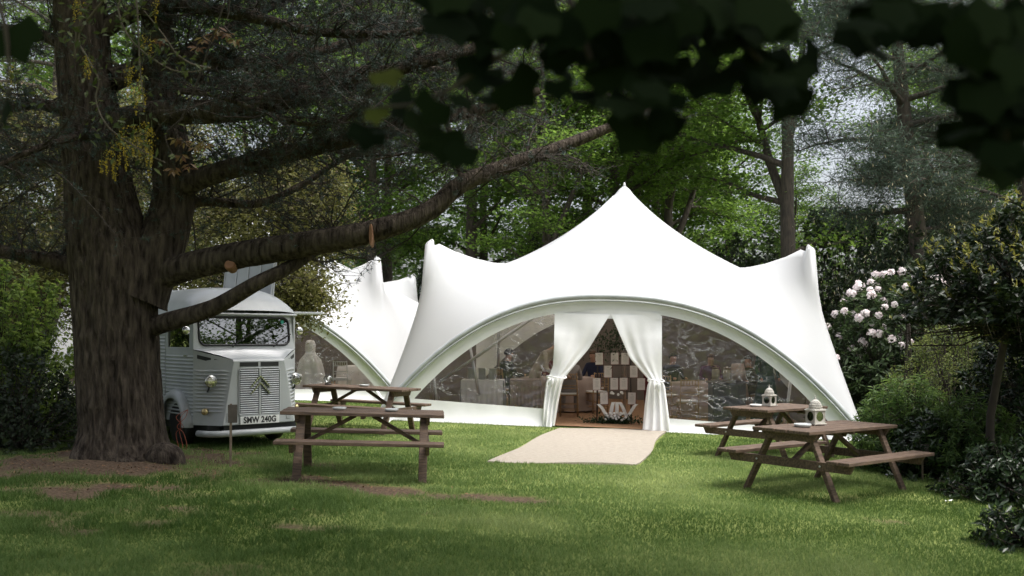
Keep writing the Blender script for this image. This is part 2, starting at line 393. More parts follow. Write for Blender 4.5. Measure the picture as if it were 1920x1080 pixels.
def leaf_arrays(C, Nrm, size, aspect, fold=0.25, direc=None):
    """four-cornered folded leaf blades as vertex and triangle arrays"""
    n = len(C); Nrm = unit(np.asarray(Nrm, float))
    if direc is None: direc = rng.normal(0, 1, (n, 3))
    T = unit(direc - Nrm * (direc * Nrm).sum(1, keepdims=True)); S = np.cross(Nrm, T)
    size = np.asarray(size)[:, None]; w = size * aspect * 0.5
    V = np.empty((n, 4, 3)); V[:, 0] = C - T * size * 0.5; V[:, 2] = C + T * size * 0.5 - Nrm * size * fold * 0.4
    V[:, 1] = C + S * w + Nrm * w * fold; V[:, 3] = C - S * w + Nrm * w * fold
    b = 4 * np.arange(n)[:, None]; F = np.concatenate([b + [[0, 1, 2]], b + [[0, 2, 3]]], 1).reshape(-1, 3)
    return V.reshape(-1, 3), F

def leaf_mesh(name, C, Nrm, size, aspect, rnd, fold=0.25, direc=None):
    V, F = leaf_arrays(C, Nrm, size, aspect, fold, direc)
    return np_mesh(name, V, tris=F, attrs={'rnd': np.repeat(rnd, 2)})

class Wood:
    """tapering limbs (python tubes) and many thin twigs (arrays), one mesh"""
    def __init__(s): s.mb = MB(); s.p0, s.p1, s.r0, s.r1 = [], [], [], []
    def limb(s, pts, rad, n=8): s.mb.tube(pts, rad, n)
    def twig(s, p0, p1, r0, r1): s.p0.append(p0); s.p1.append(p1); s.r0.append(r0); s.r1.append(r1)
    def mesh(s, name):
        V = np.array([tuple(v) for v in s.mb.v], float).reshape(-1, 3); quads = [f for f in s.mb.f if len(f) == 4]
        Q = np.array(quads, np.int64).reshape(-1, 4)
        if s.p0:
            A, B = np.array(s.p0, float), np.array(s.p1, float); d = unit(B - A)
            ref = np.where(np.abs(d[:, 2:3]) < 0.9, [[0, 0, 1.0]], [[1.0, 0, 0]]); a = unit(np.cross(d, ref)); b = np.cross(d, a)
            n = len(A); W = np.empty((n, 6, 3)); r0, r1 = np.array(s.r0)[:, None], np.array(s.r1)[:, None]
            for k in range(3):
                an = 2 * math.pi * k / 3; o = a * math.cos(an) + b * math.sin(an); W[:, k] = A + o * r0; W[:, 3 + k] = B + o * r1
            base = len(V) + 6 * np.arange(n)[:, None]
            q = np.concatenate([base + [[0, 1, 4, 3]], base + [[1, 2, 5, 4]], base + [[2, 0, 3, 5]]], 1).reshape(-1, 4)
            V = np.concatenate([V, W.reshape(-1, 3)]); Q = np.concatenate([Q, q])
        return np_mesh(name, V, quads=Q)

def bent(p0, d, L, n, wob, grav=0.0):
    """wandering path"""
    p = np.array(p0, float); d = np.array(d, float); d /= np.linalg.norm(d); out = [p.copy()]
    for k in range(n):
        d = d + rng.normal(0, wob, 3) + np.array([0, 0, grav]); d /= np.linalg.norm(d)
        p = p + d * L / n; out.append(p.copy())
    return out, d

def gen_tree(name, H, base, rad, r0, n_limbs=22, n_sub=7, per=42, leaf=0.14, aspect=0.75, layered=0.16, spread=0.55, droop=0.0, rise=0.35, lean=(0, 0), wood_mat=None, lmat=None, fork=0, speck=None, needle=False, tilt=0.45):
    """meshes of one tree: trunk + limbs, crown. Local origin at the foot"""
    W = Wood(); tops = []
    nseg = 9; path = []; x = y = 0.0
    for k in range(nseg + 1):
        f = k / nseg; path.append(np.array([lean[0] * f * H + x, lean[1] * f * H + y, f * H])); x += rng.normal(0, 0.06); y += rng.normal(0, 0.06)
    rads = [r0 * (1.35 if k == 0 else 1.0) * (1 - 0.85 * k / nseg) for k in range(nseg + 1)]
    W.limb(path, rads, 10); stems = [(path, rads)]
    for f in range(fork):
        k = 3 + f; az = rng.uniform(0, 6.28); p, _ = bent(path[k], (math.cos(az) * .55, math.sin(az) * .3, 1), H * 0.55, 6, 0.08, 0.05)
        r = [rads[k] * 0.75 * (1 - 0.8 * i / 6) for i in range(7)]; W.limb(p, r, 8); stems.append((p, r))
    C = []
    for i in range(n_limbs):
        pa, ra = stems[i % len(stems)] if i % 3 else stems[0]
        f = base / H + (0.97 - base / H) * ((i + rng.random()) / n_limbs)
        t = f * (len(pa) - 1) if pa is path else rng.uniform(1, len(pa) - 1); k = min(int(t), len(pa) - 2); p = pa[k] + (pa[k + 1] - pa[k]) * (t - k)
        g = (p[2] - base) / (H - base); prof = max(0.25, math.sin(math.pi * min(1, 0.18 + 0.8 * max(0, g))) ** 0.7)
        az = i * 2.399 + rng.normal(0, .3); L = rad * prof * rng.uniform(0.75, 1.15)
        lp, ld = bent(p, (math.cos(az), math.sin(az), rise + 0.5 * g), L, 5, 0.12, droop)
        lr = ra[k] * 0.5; W.limb(lp, [max(0.012, lr * (1 - 0.85 * q / 5)) for q in range(6)], 5)
        for j in range(n_sub):
            q = 1 + 4 * (j + 0.5 + rng.random() * .5) / n_sub; kk = min(int(q), 4); s = lp[kk] + (lp[kk + 1] - lp[kk]) * min(1, q - kk)
            a2 = az + rng.choice([-1, 1]) * rng.uniform(0.4, 1.3)
            sp, _ = bent(s, (math.cos(a2), math.sin(a2), rng.normal(0.12, 0.25) + rise * .3), L * rng.uniform(0.2, 0.45), 3, 0.2, droop)
            for z in range(3): W.twig(sp[z], sp[z + 1], 0.02 - 0.004 * z, 0.014 - 0.004 * z)
            C += [sp[1], sp[2], sp[3]]
        C.append(lp[-1])
    C = np.array(C); n = len(C) * per
    off = np.clip(rng.normal(0, 1, (n, 3)), -2.2, 2.2) * [spread, spread, layered + 0.02]
    cl = np.repeat(np.arange(len(C)), per); P = C[cl] + off
    tw = rng.choice(n, min(n, len(C) * 4), replace=False)
    for k in tw: W.twig(C[cl[k]], P[k], 0.008, 0.003)
    nr = rng.normal(0, tilt, (n, 3)); nr[:, 2] += 1
    rnd = np.clip(0.5 + rng.normal(0, 0.16, len(C))[cl] + rng.normal(0, 0.16, n), 0, 1)
    sz = leaf * rng.uniform(0.6, 1.3, n)
    if needle:
        d = unit(off + rng.normal(0, 0.3, (n, 3))); me = leaf_mesh('crown', P, rng.normal(0, 1, (n, 3)), sz, aspect, rnd, 0.1, d)
    else: me = leaf_mesh('crown', P, nr, sz, aspect, rnd)
    me.materials.append(lmat); tm = W.mesh('trunk'); tm.materials.append(wood_mat or M_BARK2); tm.shade_smooth()
    return tm, me

def put_tree(name, meshes, loc, rz, scale, label, cat='tree', group=None):
    o = empty(name, loc, rz, label, cat, group); o.scale = (scale,) * 3 if not hasattr(scale, '__len__') else scale
    for nm, me in zip(('trunk', 'crown', 'flowers'), meshes):
        c = bpy.data.objects.new(nm, me); col.objects.link(c); c.parent = o
    return o

def gen_shrub(rx, ry, rz, n_shoot, per, leaf, aspect, lmat, seed=1, shoot=0.45, lump=0.3, z0=0.05, tilt=0.6, upward=0.6, stem_mat=None, inner=0.35):
    """bush made of leafy shoots that reach an uneven outline; local origin at the foot"""
    W = Wood(); d = unit(rng.normal(0, 1, (n_shoot, 3)) * [1, 1, 1]); d[:, 2] = np.abs(d[:, 2]) * 1.1 - 0.12; d = unit(d)
    k = 1 - lump + 2 * lump * (fbm(d * 2.2 + seed * 7.1, 3, seed))
    k *= np.where(rng.random(n_shoot) < inner, rng.uniform(0.45, 0.9, n_shoot), 1.0)
    tip = d * k[:, None] * [rx, ry, rz]; tip[:, 2] = np.maximum(tip[:, 2] * 1.0 + z0 + 0.08 * rz, z0 + 0.05)
    P, Nr, D, rn = [], [], [], []
    for i in range(n_shoot):
        up = unit(d[i] * (1 - upward) + np.array([0, 0, upward]) + rng.normal(0, .25, 3)); L = shoot * rng.uniform(0.6, 1.3); s = tip[i] - up * L
        if i % 3 == 0:
            b = np.array([tip[i][0] * 0.15, tip[i][1] * 0.15, 0.0]); m = (b + s) * 0.5 + rng.normal(0, 0.06, 3); W.twig(b, m, 0.016, 0.011); W.twig(m, s, 0.011, 0.007)
        W.twig(s, tip[i], 0.006, 0.002)
        f = rng.random(per) ** 0.8; an = rng.uniform(0, 6.28, per)
        a = unit(np.cross(up, [0.3, 0.8, 0.1])); b2 = np.cross(up, a); out = a[None] * np.cos(an)[:, None] + b2[None] * np.sin(an)[:, None]
        P.append(s + up * (f * L)[:, None] + out * leaf * rng.uniform(0.35, 0.6, (per, 1))); D.append(out + up * rng.uniform(0.1, 0.9, (per, 1)))
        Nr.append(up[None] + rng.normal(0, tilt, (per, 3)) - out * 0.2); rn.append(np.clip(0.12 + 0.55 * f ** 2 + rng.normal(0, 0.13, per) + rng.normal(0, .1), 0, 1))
    P, Nr, D, rn = map(np.concatenate, (P, Nr, D, rn)); P[:, 2] = np.maximum(P[:, 2], 0.02)
    me = leaf_mesh('foliage', P, Nr, leaf * rng.uniform(0.65, 1.25, len(P)), aspect, rn, 0.25, D); me.materials.append(lmat)
    st = W.mesh('stems'); st.materials.append(stem_mat or M_TWIG)
    return st, me, tip

def put_shrub(name, meshes, loc, rz, scale, label, group=None, cat='shrub'):
    o = empty(name, loc, rz, label, cat, group); o.scale = (scale,) * 3 if not hasattr(scale, '__len__') else scale
    for nm, me in zip(('stems', 'foliage'), meshes[:2]):
        c = bpy.data.objects.new(nm, me); col.objects.link(c); c.parent = o
    return o
# ------------------------------------------------------------------ tents
HALF = 4.6
TENT_SPOTS = [(2.62, 23.2, R(-9.4), HALF), (-7.1, 28.7, R(-1.0), HALF), (-2.25, 40.5, R(-4.0), HALF)]
ARCH_H = 2.5
def arch(u): return ARCH_H * (1 - abs(max(-1, min(1, u / HALF))) ** 2.4)
def inner(u): return max(0.0, 2.23 * (1 - abs(max(-1, min(1, u / 4.18))) ** 2.4))

def cut_in(u, v): return u * (1 - 0.17 * (1 - np.clip(np.abs(v) / HALF, 0, 1) ** 2) * np.abs(u / HALF) ** 3)   # the side edges are cut inwards between the corners

def membrane_mesh(shear, cut_in, apex=5.3):
    n = 97; t = np.linspace(-1, 1, n); g = HALF * np.sin(t * math.pi / 2) * 0.55 + HALF * t * 0.45
    U, V = np.meshgrid(g, g, indexing='ij'); Z = np.zeros_like(U)
    a = np.array([arch(x) for x in g]); fixed = np.zeros((n, n), bool)
    Z[:] = 2.6
    Z[0, :] = a; Z[-1, :] = a; Z[:, 0] = a; Z[:, -1] = a; fixed[0, :] = fixed[-1, :] = fixed[:, 0] = fixed[:, -1] = True
    # webbing from the centre mast to the corner masts and on down to the corner feet
    cr = 3.78
    prof_s = [0, .1, .2, .3, .4, .5, .66, .84, .95, 1.0]; prof_z = [3.58, 3.40, 3.29, 3.23, 3.25, 3.42, 3.93, 4.60, 5.08, apex]
    for i in range(n):
        r = abs(g[i]); s = 1 - r / cr
        if s >= 0: z = np.interp(s, prof_s, prof_z)
        else: f = min(1, (r - cr) / (HALF - cr)); z = 3.58 * (1 - f) ** 1.15 * (1 - 0.15 * math.sin(math.pi * f))
        for j in (i, n - 1 - i):
            if not fixed[i, j]: Z[i, j] = z; fixed[i, j] = True
    F = Z.copy()
    for it in range(5000):
        Z[1:-1, 1:-1] = 0.25 * (Z[:-2, 1:-1] + Z[2:, 1:-1] + Z[1:-1, :-2] + Z[1:-1, 2:]); Z[fixed] = F[fixed]
    soft = fixed.copy()
    c = n // 2; k0 = np.argmin(np.abs(g - cr)); k1 = n - 1 - k0
    for a_ in (-1, 0, 1):
        for b_ in (-1, 0, 1): soft[c + a_, c + b_] = True; F[c + a_, c + b_] = apex - .11 * (abs(a_) + abs(b_))
    for i in (k0, k1):
        for j in (k0, k1):
            for a_ in (-1, 0, 1):
                for b_ in (-1, 0, 1): soft[i + a_, j + b_] = True; F[i + a_, j + b_] = 3.58 - .05 * (abs(a_) + abs(b_))
    for it in range(3):
        Z[1:-1, 1:-1] = 0.5 * Z[1:-1, 1:-1] + 0.125 * (Z[:-2, 1:-1] + Z[2:, 1:-1] + Z[1:-1, :-2] + Z[1:-1, 2:]); Z[soft] = F[soft]
    u, v = U.ravel(), V.ravel(); Vt = np.stack([cut_in(u, v), v, Z.ravel() + shear(u, v)], 1); I = np.arange(n * n).reshape(n, n)
    a, b, c_, d = I[:-1, :-1], I[1:, :-1], I[1:, 1:], I[:-1, 1:]; h = n // 2
    k = (np.arange(n - 1)[:, None] < h) == (np.arange(n - 1)[None, :] < h)          # split each cell along the webbing lines
    t1 = np.where(k[..., None], np.stack([a, b, c_], -1), np.stack([a, b, d], -1)); t2 = np.where(k[..., None], np.stack([a, c_, d], -1), np.stack([b, c_, d], -1))
    return np_mesh('membrane', Vt, tris=np.concatenate([t1.reshape(-1, 3), t2.reshape(-1, 3)]))

def wrinkle(u, w, a, seed):
    return a * (fbm(np.array([[u * 1.6, w * 2.6 + u * 0.9, seed]]), 3, seed)[0] - 0.5) * 2

def make_tent(idx, label, front, name='marquee'):
    cut_in = globals()['cut_in'] if idx != 1 else (lambda u, v: u)
    cx, cy, a, _ = TENT_SPOTS[idx]; z0 = float(gz(cx)); root = empty(name, (cx, cy, z0), a, label, 'tent')
    ca, sa = math.cos(a), math.sin(a)
    def shear(u, v): return gz(cx + u * ca - v * sa) - z0
    def P(u, v, w): return (float(cut_in(u, v)), v, w + float(shear(u, v)))
    link('membrane', membrane_mesh(shear, cut_in), M_MEMB, root, smooth=True)
    def colwall(mb, us, lo, hi, v, nw=6, wr=0.0, seed=1):
        mb.grid([[P(u, v + (wrinkle(u, lo(u) + (hi(u) - lo(u)) * k / nw, wr, seed) if wr else 0), lo(u) + (hi(u) - lo(u)) * k / nw) for k in range(nw + 1)] for u in us])
    def side(axis, s, mtl):
        mb = MB(); g = np.linspace(-HALF + .05, HALF - .05, 25)
        mb.grid([[P(*((s * (HALF - .03), t) if axis == 'u' else (t, s * (HALF - .03))), arch(t) * k / 3) for k in range(4)] for t in g]); mb.build('side_wall', mtl, root)
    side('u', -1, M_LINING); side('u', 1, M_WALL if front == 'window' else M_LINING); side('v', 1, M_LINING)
    # masts under the peaks
    for (u, v, h) in ((0, 0, 5.25), (-3.78, -3.78, 3.5), (3.78, -3.78, 3.5), (-3.78, 3.78, 3.5), (3.78, 3.78, 3.5)):
        if front is None: break
        MB().tube([P(u, v, -0.03), P(u, v, h)], 0.04, 10).build('mast', M_ALU, root, True)
    # caps that poke the membrane up at each corner and at the centre
    for (u, v, h) in ((0, 0, 5.3), (-3.78, -3.78, 3.58), (3.78, -3.78, 3.58), (-3.78, 3.78, 3.58), (3.78, 3.78, 3.58)):
        MB().lathe([(0.05, -0.14), (0.045, -0.04), (0.035, 0.0), (0.015, 0.02), (0.0, 0.025)] if h < 4 else [(0.05, -0.08), (0.03, 0.0), (0.02, 0.05), (0.0, 0.06)], P(u, v, h), 12).build('mast_cap', M_MEMB, root, True)
    if front is None: return root
    gs = np.linspace(-HALF, HALF, 73)
    MB().tube([P(u, -HALF - 0.02, arch(u) + 0.0) for u in gs], 0.046, 8).build('arch_beam', M_ARCH, root, True)
    MB().tube([P(u, -HALF - 0.05, max(0.0, arch(u) - 0.085)) for u in gs], 0.018, 6).build('arch_rope', M_ARCH, root, True)
    fl = MB(); n = 12
    fl.grid([[P(-HALF + .1 + (2 * HALF - .2) * i / n, -HALF + .02 + (2 * HALF - .1) * j / n, 0.035) for j in range(n + 1)] for i in range(n + 1)])
    fl.build('floor_matting', mat('coir_floor', (0.30, 0.17, 0.09), 0.95, 0.3, 30, bump=0.5, bscale=120), root)
    V0 = -HALF + 0.03
    def skirt(u): return 0.27 - 0.035 * u if front == 'door' else 0.24
    mb = MB(); g = np.linspace(-HALF + 0.02, HALF - 0.02, 130)
    colwall(mb, g, lambda u: min(arch(u), max(inner(u), 0.0)), lambda u: arch(u), V0, 5, 0.012, 3); mb.build('arch_border', M_WALL, root, True)
    mb = MB(); g = np.linspace(-4.3, 4.3, 100) if front == 'door' else np.linspace(-4.3, 4.3, 60)
    def sk(mb, gg): mb.grid([[P(u, V0 - 0.015 - 0.10 * (1 - k / 4) ** 2 + wrinkle(u, k * .1, 0.02, 5), 0.005 + (min(skirt(u), arch(u)) + 0.02) * k / 4) for k in range(5)] for u in gg])
    if front == 'door':
        for g0, g1 in ((-4.45, -1.12), (0.98, 4.45)):
            m = MB(); sk(m, np.linspace(g0, g1, 45)); m.build('ground_skirt', M_WALL, root, True)
        wins = ((-4.12, -1.05), (0.90, 4.14))
    else:
        m = MB(); sk(m, np.linspace(-4.45, 4.45, 60)); m.build('ground_skirt', M_WALL, root, True)
        wins = ((-4.12, 4.12),)
    for w0, w1 in wins:
        m = MB(); nw = 34
        gg = np.linspace(w0, w1, int((w1 - w0) * 20))
        lo = lambda u: min(skirt(u), inner(u)); pts = [(u, lo(u) + (inner(u) + 0.02 - lo(u)) * k / nw) for u in gg for k in range(nw + 1)]
        pa = np.array(pts); st = np.stack([pa[:, 0] * 1.5 + pa[:, 1] * 1.1, pa[:, 1] * 3.2 - pa[:, 0] * 0.7, pa[:, 0] * 0], 1)
        d = 0.05 * (fbm(st, 4, 17 + idx) - .5) + 0.02 * (1 - np.abs(2 * fbm(st * 2.3 + 9, 2, 5) - 1)) ** 3
        it = iter(zip(pts, d)); m.grid([[P(p[0], V0 + 0.012 + float(q), p[1]) for p, q in (next(it) for _ in range(nw + 1))] for u in gg])
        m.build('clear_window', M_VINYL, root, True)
    if front == 'door':
        # cloth over the doorway
        m = MB(); colwall(m, np.linspace(-1.06, 0.91, 30), lambda u: 2.08, lambda u: inner(u) + 0.02, V0 - 0.006, 6, 0.03, 8); m.build('door_header', M_WALL, root, True)
        def curtain(keys, sgn):
            ws = np.linspace(2.16, 0.012, 44); kw = [k[0] for k in keys][::-1]; rows = []
            for w in ws:
                o = np.interp(w, kw, [k[1] for k in keys][::-1]); i = np.interp(w, kw, [k[2] for k in keys][::-1]); width = abs(i - o)
                tie = math.exp(-((w - 0.93) / 0.10) ** 2); pl = (0.028 * (1.3 - width) + 0.004) * (0.5 if w > 0.95 else 1.0)
                row = []
                for k in range(41):
                    f = k / 40; u = o + (i - o) * f
                    ph = f * 22 + 1.1 * math.sin(w * 3) * f
                    dep = pl * math.sin(ph) * (1 - 0.6 * tie) * (f ** 1.2 if w > 0.95 else 1.0) + 0.05 * f * (1 - f) * 4 * (0.4 if w > 0.95 else 0.9) + 0.03 * math.sin(w * 5 + f * 4)
                    hem = 0.02 * math.sin(f * 9) if w < 0.05 else 0
                    top = min(1.0, (2.17 - w) / 0.45); row.append(P(u, V0 - 0.012 - 0.04 * top - dep * min(1, top + .15), max(0.006, w + hem)))
                rows.append(row)
            m = MB(); m.grid(rows); c = m.build('door_curtain', M_WALL, root, True)
            u = (keys[3][1] + keys[3][2]) / 2; wd = abs(keys[3][1] - keys[3][2]) / 2 + 0.03
            t = MB(); t.tube([P(u + wd * math.cos(q), V0 - 0.09 + 0.09 * math.sin(q), 0.95 + 0.02 * math.sin(q * 2)) for q in np.linspace(0, 6.28, 20)[:-1]], 0.014, 6, closed=True)
            e = u - sgn * wd * 0.4
            t.tube([P(e, V0 - 0.17, 0.95), P(e + .02, V0 - 0.19, 0.86), P(e - .01, V0 - .19, 0.76)], 0.013, 6); t.tube([P(e, V0 - 0.17, 0.95), P(e - .05, V0 - 0.19, 0.88), P(e - .07, V0 - .18, 0.80)], 0.011, 6)
            t.build('tie_back', M_WALL, c, True)
        curtain([(2.16, -1.08, -0.03), (1.5, -1.08, -0.43), (1.15, -1.11, -0.72), (0.95, -1.19, -0.88), (0.85, -1.24, -0.92), (0.45, -1.28, -1.01), (0.0, -1.31, -1.08)], 1)
        curtain([(2.16, 0.93, -0.01), (1.35, 0.93, 0.34), (1.1, 0.93, 0.56), (0.95, 0.94, 0.70), (0.85, 0.99, 0.66), (0.45, 1.04, 0.61), (0.0, 1.10, 0.57)], -1)
        # inner support poles seen behind the clear walls
        for p0, p1 in (((-3.45, -4.2, 0.02), (-3.62, -4.2, 1.15)), ((-2.9, -3.9, 1.5), (-2.7, -3.9, 0.5)), ((3.2, -4.2, 0.02), (3.35, -4.2, 1.2)), ((-3.5, -4.0, 0.75), (-1.4, -4.0, 2.2))):
            MB().tube([P(*p0), P(*p1)], 0.03, 8).build('inner_pole', M_ALU, root, True)
    # tension straps and pegs at the front corners
    for s in (-1, 1):
        b = MB(); b.beam(P(s * 3.9, -HALF - .02, 0.32), P(s * 4.2, -HALF - .45, -0.005), 0.05, 0.006); b.build('strap', M_WALL, root)
        b = MB(); b.tube([P(s * 4.22, -HALF - .47, -0.08), P(s * 4.18, -HALF - .43, 0.10)], 0.012, 6); b.build('peg', M_ALU, root)
    return root

make_tent(0, 'large white peaked marquee with open curtained doorway and clear arched window', 'door')
make_tent(1, 'white marquee behind the grey van with one wide clear arched window', 'window')
make_tent(2, 'farthest white marquee, only its tip showing behind the curtained marquee', None)

# coir mat laid from the doorway over the lawn
def entrance_mat():
    a, b, c, d = MAT_QUAD; n, k = 30, 24; mb = MB()
    def pt(i, j, z):
        f, g = i / n, j / k; p = (a * (1 - f) + b * f) * (1 - g) + (d * (1 - f) + c * f) * g
        wob = 0.03 * math.sin(g * 9 + 1.3) * (1 if i == n else 0.6 if i == 0 else 0) + 0.025 * math.sin(f * 11) * (1 if j == k else 0)
        zz = 0.022 + 0.014 * math.sin(f * 7 + g * 3) * math.sin(g * 8) + z
        return (p.x + wob, p.y - wob * .5, float(gz(p.x)) + zz)
    mb.grid([[pt(i, j, 0) for j in range(k + 1)] for i in range(n + 1)])
    mb.grid([[pt(i, k, 0), pt(i, k, -0.05)] for i in range(n + 1)]); mb.grid([[pt(0, j, 0), pt(0, j, -.05)] for j in range(k + 1)]); mb.grid([[pt(n, j, 0), pt(n, j, -.05)] for j in range(k + 1)])
    o = mb.build('entrance_mat', mat('coir_mat', (0.39, 0.345, 0.285), 0.95, 0.25, 14, bump=0.7, bscale=90, stretch=(1, 4, 1)), None, True)
    tag(o, 'pale coir matting laid on the lawn at the marquee doorway', 'mat')
entrance_mat()
# ------------------------------------------------------------------ the corrugated grey van
def rrect(hx, z0, z1, r, n=6, taper=0.0):
    """rounded rectangle in x,z (counter-clockwise)"""
    out = []
    for cx, cz, a0 in ((hx - r, z1 - r, 0), (-hx + r, z1 - r, 90), (-hx + r, z0 + r, 180), (hx - r, z0 + r, 270)):
        for k in range(n + 1):
            a = R(a0 + 90 * k / n); z = cz + r * math.sin(a); out.append(((cx + r * math.cos(a)) * (1 + taper * (z1 - z) / (z1 - z0)), z))
    return out

def make_van():
    M_BODY = mat('van_paint', (0.47, 0.49, 0.50), 0.28, 0.10, 3.0, c2=(0.39, 0.415, 0.425)); M_DK = mat('van_dark', (0.02, 0.022, 0.024), 0.5, 0.3, 6)
    M_RUB = mat('black_rubber', (0.015, 0.015, 0.016), 0.6, 0.2, 8); M_CHR = mat('chrome', (0.62, 0.62, 0.6), 0.15, 0.08, 6, metal=1.0)
    M_PAN = mat('hatch_panel', (0.36, 0.38, 0.39), 0.5, 0.1, 4); M_VG = glass_mat('van_glass', (0.42, 0.45, 0.46), 0.22, 0.01)
    M_LENS = glass_mat('lamp_lens', (0.95, 0.93, 0.85), 0.2, 0.03); M_AMB = mat('lamp_bowl', (0.62, 0.5, 0.26), 0.2, 0.3, 20, metal=0.6)
    x0, y0 = -3.93, 14.5; root = empty('catering_van', (x0, y0, float(gz(x0))), R(41), 'pale grey vintage corrugated van with raised nose grille beside the cedar', 'van')
    W = 0.79
    # roof: domed cap, rounded at the front
    rows = []
    for i in range(41):
        y = -0.13 + 3.55 * (i / 40) ** 1.4; f = math.sqrt(max(0, 1 - (max(0, 0.60 - y) / 0.735) ** 2.6)); row = []
        for j in range(33):
            t = -1 + 2 * j / 32; tt = math.copysign(abs(t) ** 0.8, t); row.append((tt * (W + 0.025), y - 0.03 * (1 - tt * tt) * (i == 0), 1.90 + 0.40 * f * max(0, 1 - abs(tt) ** 3.6) ** 0.5))
        rows.append(row)
    m = MB(); m.grid(rows); m.build('roof', M_BODY, root, True)
    m = MB(); m.tube([(-W - .03, 3.4, 1.895), (-W - .03, -0.1, 1.895), (-W + .02, -0.15, 1.895), (W - .02, -0.15, 1.895), (W + .03, -0.1, 1.895), (W + .03, 3.4, 1.895)], 0.018, 6); m.build('gutter', M_BODY, root, True)
    # windscreen surround
    ring = rrect(0.70, 1.45, 1.85, 0.10); n = len(ring)
    def outer(p):
        x, z = p; a = math.atan2((z - 1.65) / 0.26, x / W); c, s = math.cos(a), math.sin(a); k = 1 / max(abs(c), abs(s)); return (max(-W, min(W, c * k * W)), 1.65 + max(-.27, min(.25, s * k * 0.26)))
    yw = lambda z: -0.13 + 0.06 * (z - 1.38) / 0.5
    m = MB(); vs = [(x, yw(z), z) for x, z in ring] + [(q[0], yw(q[1]), q[1]) for q in map(outer, ring)]
    m.add(vs, [(i, (i + 1) % n, (i + 1) % n + n, i + n) for i in range(n)])
    m.build('windscreen_surround', M_BODY, root)
    m = MB(); m.tube([(x, yw(z) - .004, z) for x, z in ring], 0.016, 6, closed=True); m.build('windscreen_seal', M_RUB, root, True)
    m = MB(); m.add([(x, yw(z) + .006, z) for x, z in ring], [tuple(range(n))]); ws = m.build('windscreen', M_VG, root)
    for bx in (-0.22, 0.42):
        m = MB(); m.tube([(bx, yw(1.42) - .03, 1.425), (bx + .10, yw(1.5) - .025, 1.50), (bx + .30, yw(1.6) - .02, 1.61)], [0.009, 0.007, 0.006], 5); m.build('wiper', M_RUB, root)
    m = MB(); m.tube([(0.60, yw(1.78) - .001, 1.79), (0.60, yw(1.78) + .003, 1.79)], 0.028, 12); m.build('windscreen_sticker', mat('green_sticker', (0.05, 0.4, 0.33), .5), root)
    # nose
    A_t, A_b = 1.385, 0.34; nt, nb = 0.394, 0.556; zt = 1.25; D = -0.53
    m = MB(); rows = []
    for i in range(9):
        f = i / 8; row = []
        for j in range(15):
            t = -1 + 2 * j / 14; hw = W * (1 - f) + nt * f
            row.append((t * hw, -0.13 + (D + 0.13) * f, A_t + 0.005 + (zt - A_t) * f ** 1.3 + 0.02 * (1 - t * t) * math.sin(math.pi * min(1, f * 0.5 + .5))))
        rows.append(row)
    rows.append([(x, y - 0.012, z - 0.03) for x, y, z in rows[-1]]); m.grid(rows); m.build('bonnet_top', M_BODY, root, True)
    def ribbed(mb, c00, c10, c01, c11, z0, z1, nrib, amp, mar=0.08, nz=150, nx=14, bow=0.0):
        """panel between four corners (bottom a/b, top a/b) with level ribs between two heights"""
        c00, c10, c01, c11 = map(Vector, (c00, c10, c01, c11)); nrm = (c10 - c00).cross(c01 - c00).normalized(); rows = []
        for i in range(nz + 1):
            f = i / nz; row = []
            for j in range(nx + 1):
                g = j / nx; p = (c00 * (1 - g) + c10 * g) * (1 - f) + (c01 * (1 - g) + c11 * g) * f
                e = 1.0 if (mar < g < 1 - mar and z0 < p.z < z1) else 0.0
                h = amp * max(0, math.sin((p.z - z0) / (z1 - z0) * nrib * 2 * math.pi)) ** 0.8 * e if e else 0.0
                row.append(p + nrm * (h + bow * math.sin(math.pi * g)))
            rows.append(row)
        mb.grid(rows)
    for s in (-1, 1):
        m = MB(); a = ((s * W, -0.12, A_b), (s * nb, D, A_b), (s * W, -0.12, A_t), (s * nt, D, zt))
        if s > 0: ribbed(m, a[1], a[0], a[3], a[2], 0.52, 1.13, 12, 0.016)
        else: ribbed(m, *a, 0.52, 1.13, 12, 0.016)
        m.build('nose_side_panel', M_BODY, root, True)
        nv = Vector((s * 0.41, -0.40, 0)).cross(Vector((0, 0, 1))); nv = Vector((s * 0.70, -0.70, 0.0)).normalized()
        for f0, f1 in ((0.10, 0.45), (0.53, 0.88)):           # air slots under the bonnet edge
            def pp(f, dz): p = Vector((s * W, -0.12, A_t)) * (1 - f) + Vector((s * nt, D, zt)) * f; return p + Vector((0, 0, dz)) + nv * 0.004
            m = MB(); m.add([pp(f0, -0.105), pp(f1, -0.105), pp(f1, -0.05), pp(f0, -0.05)], [(0, 1, 2, 3)]); m.build('air_slot', M_DK, root)
        # headlamp on its bracket
        c = Vector((s * 0.655, -0.40, 0.955)); d = Vector((s * 0.10, -1, 0.02)).normalized(); rot = d.to_track_quat('Z', 'Y').to_matrix()
        m = MB(); m.lathe([(0.02, -0.11), (0.055, -0.085), (0.078, -0.03), (0.086, 0.0), (0.086, 0.012), (0.074, 0.014)], c, 24, rot); h = m.build('headlight', M_CHR, root, True)
        m = MB(); m.lathe([(0.074, 0.012), (0.05, 0.03), (0.02, 0.037), (0.0, 0.038)], c, 20, rot); m.build('lens', M_LENS, h, True)
        m = MB(); m.lathe([(0.073, 0.008), (0.045, -0.03), (0.0, -0.04)], c, 20, rot); m.build('reflector', M_AMB, h, True)
        m = MB(); m.tube([c + Vector((0, .03, -.02)), c + Vector((s * .01, .06, -.12)), c + Vector((0, .12, -.16))], 0.014, 6); m.build('bracket', M_DK, h, True)
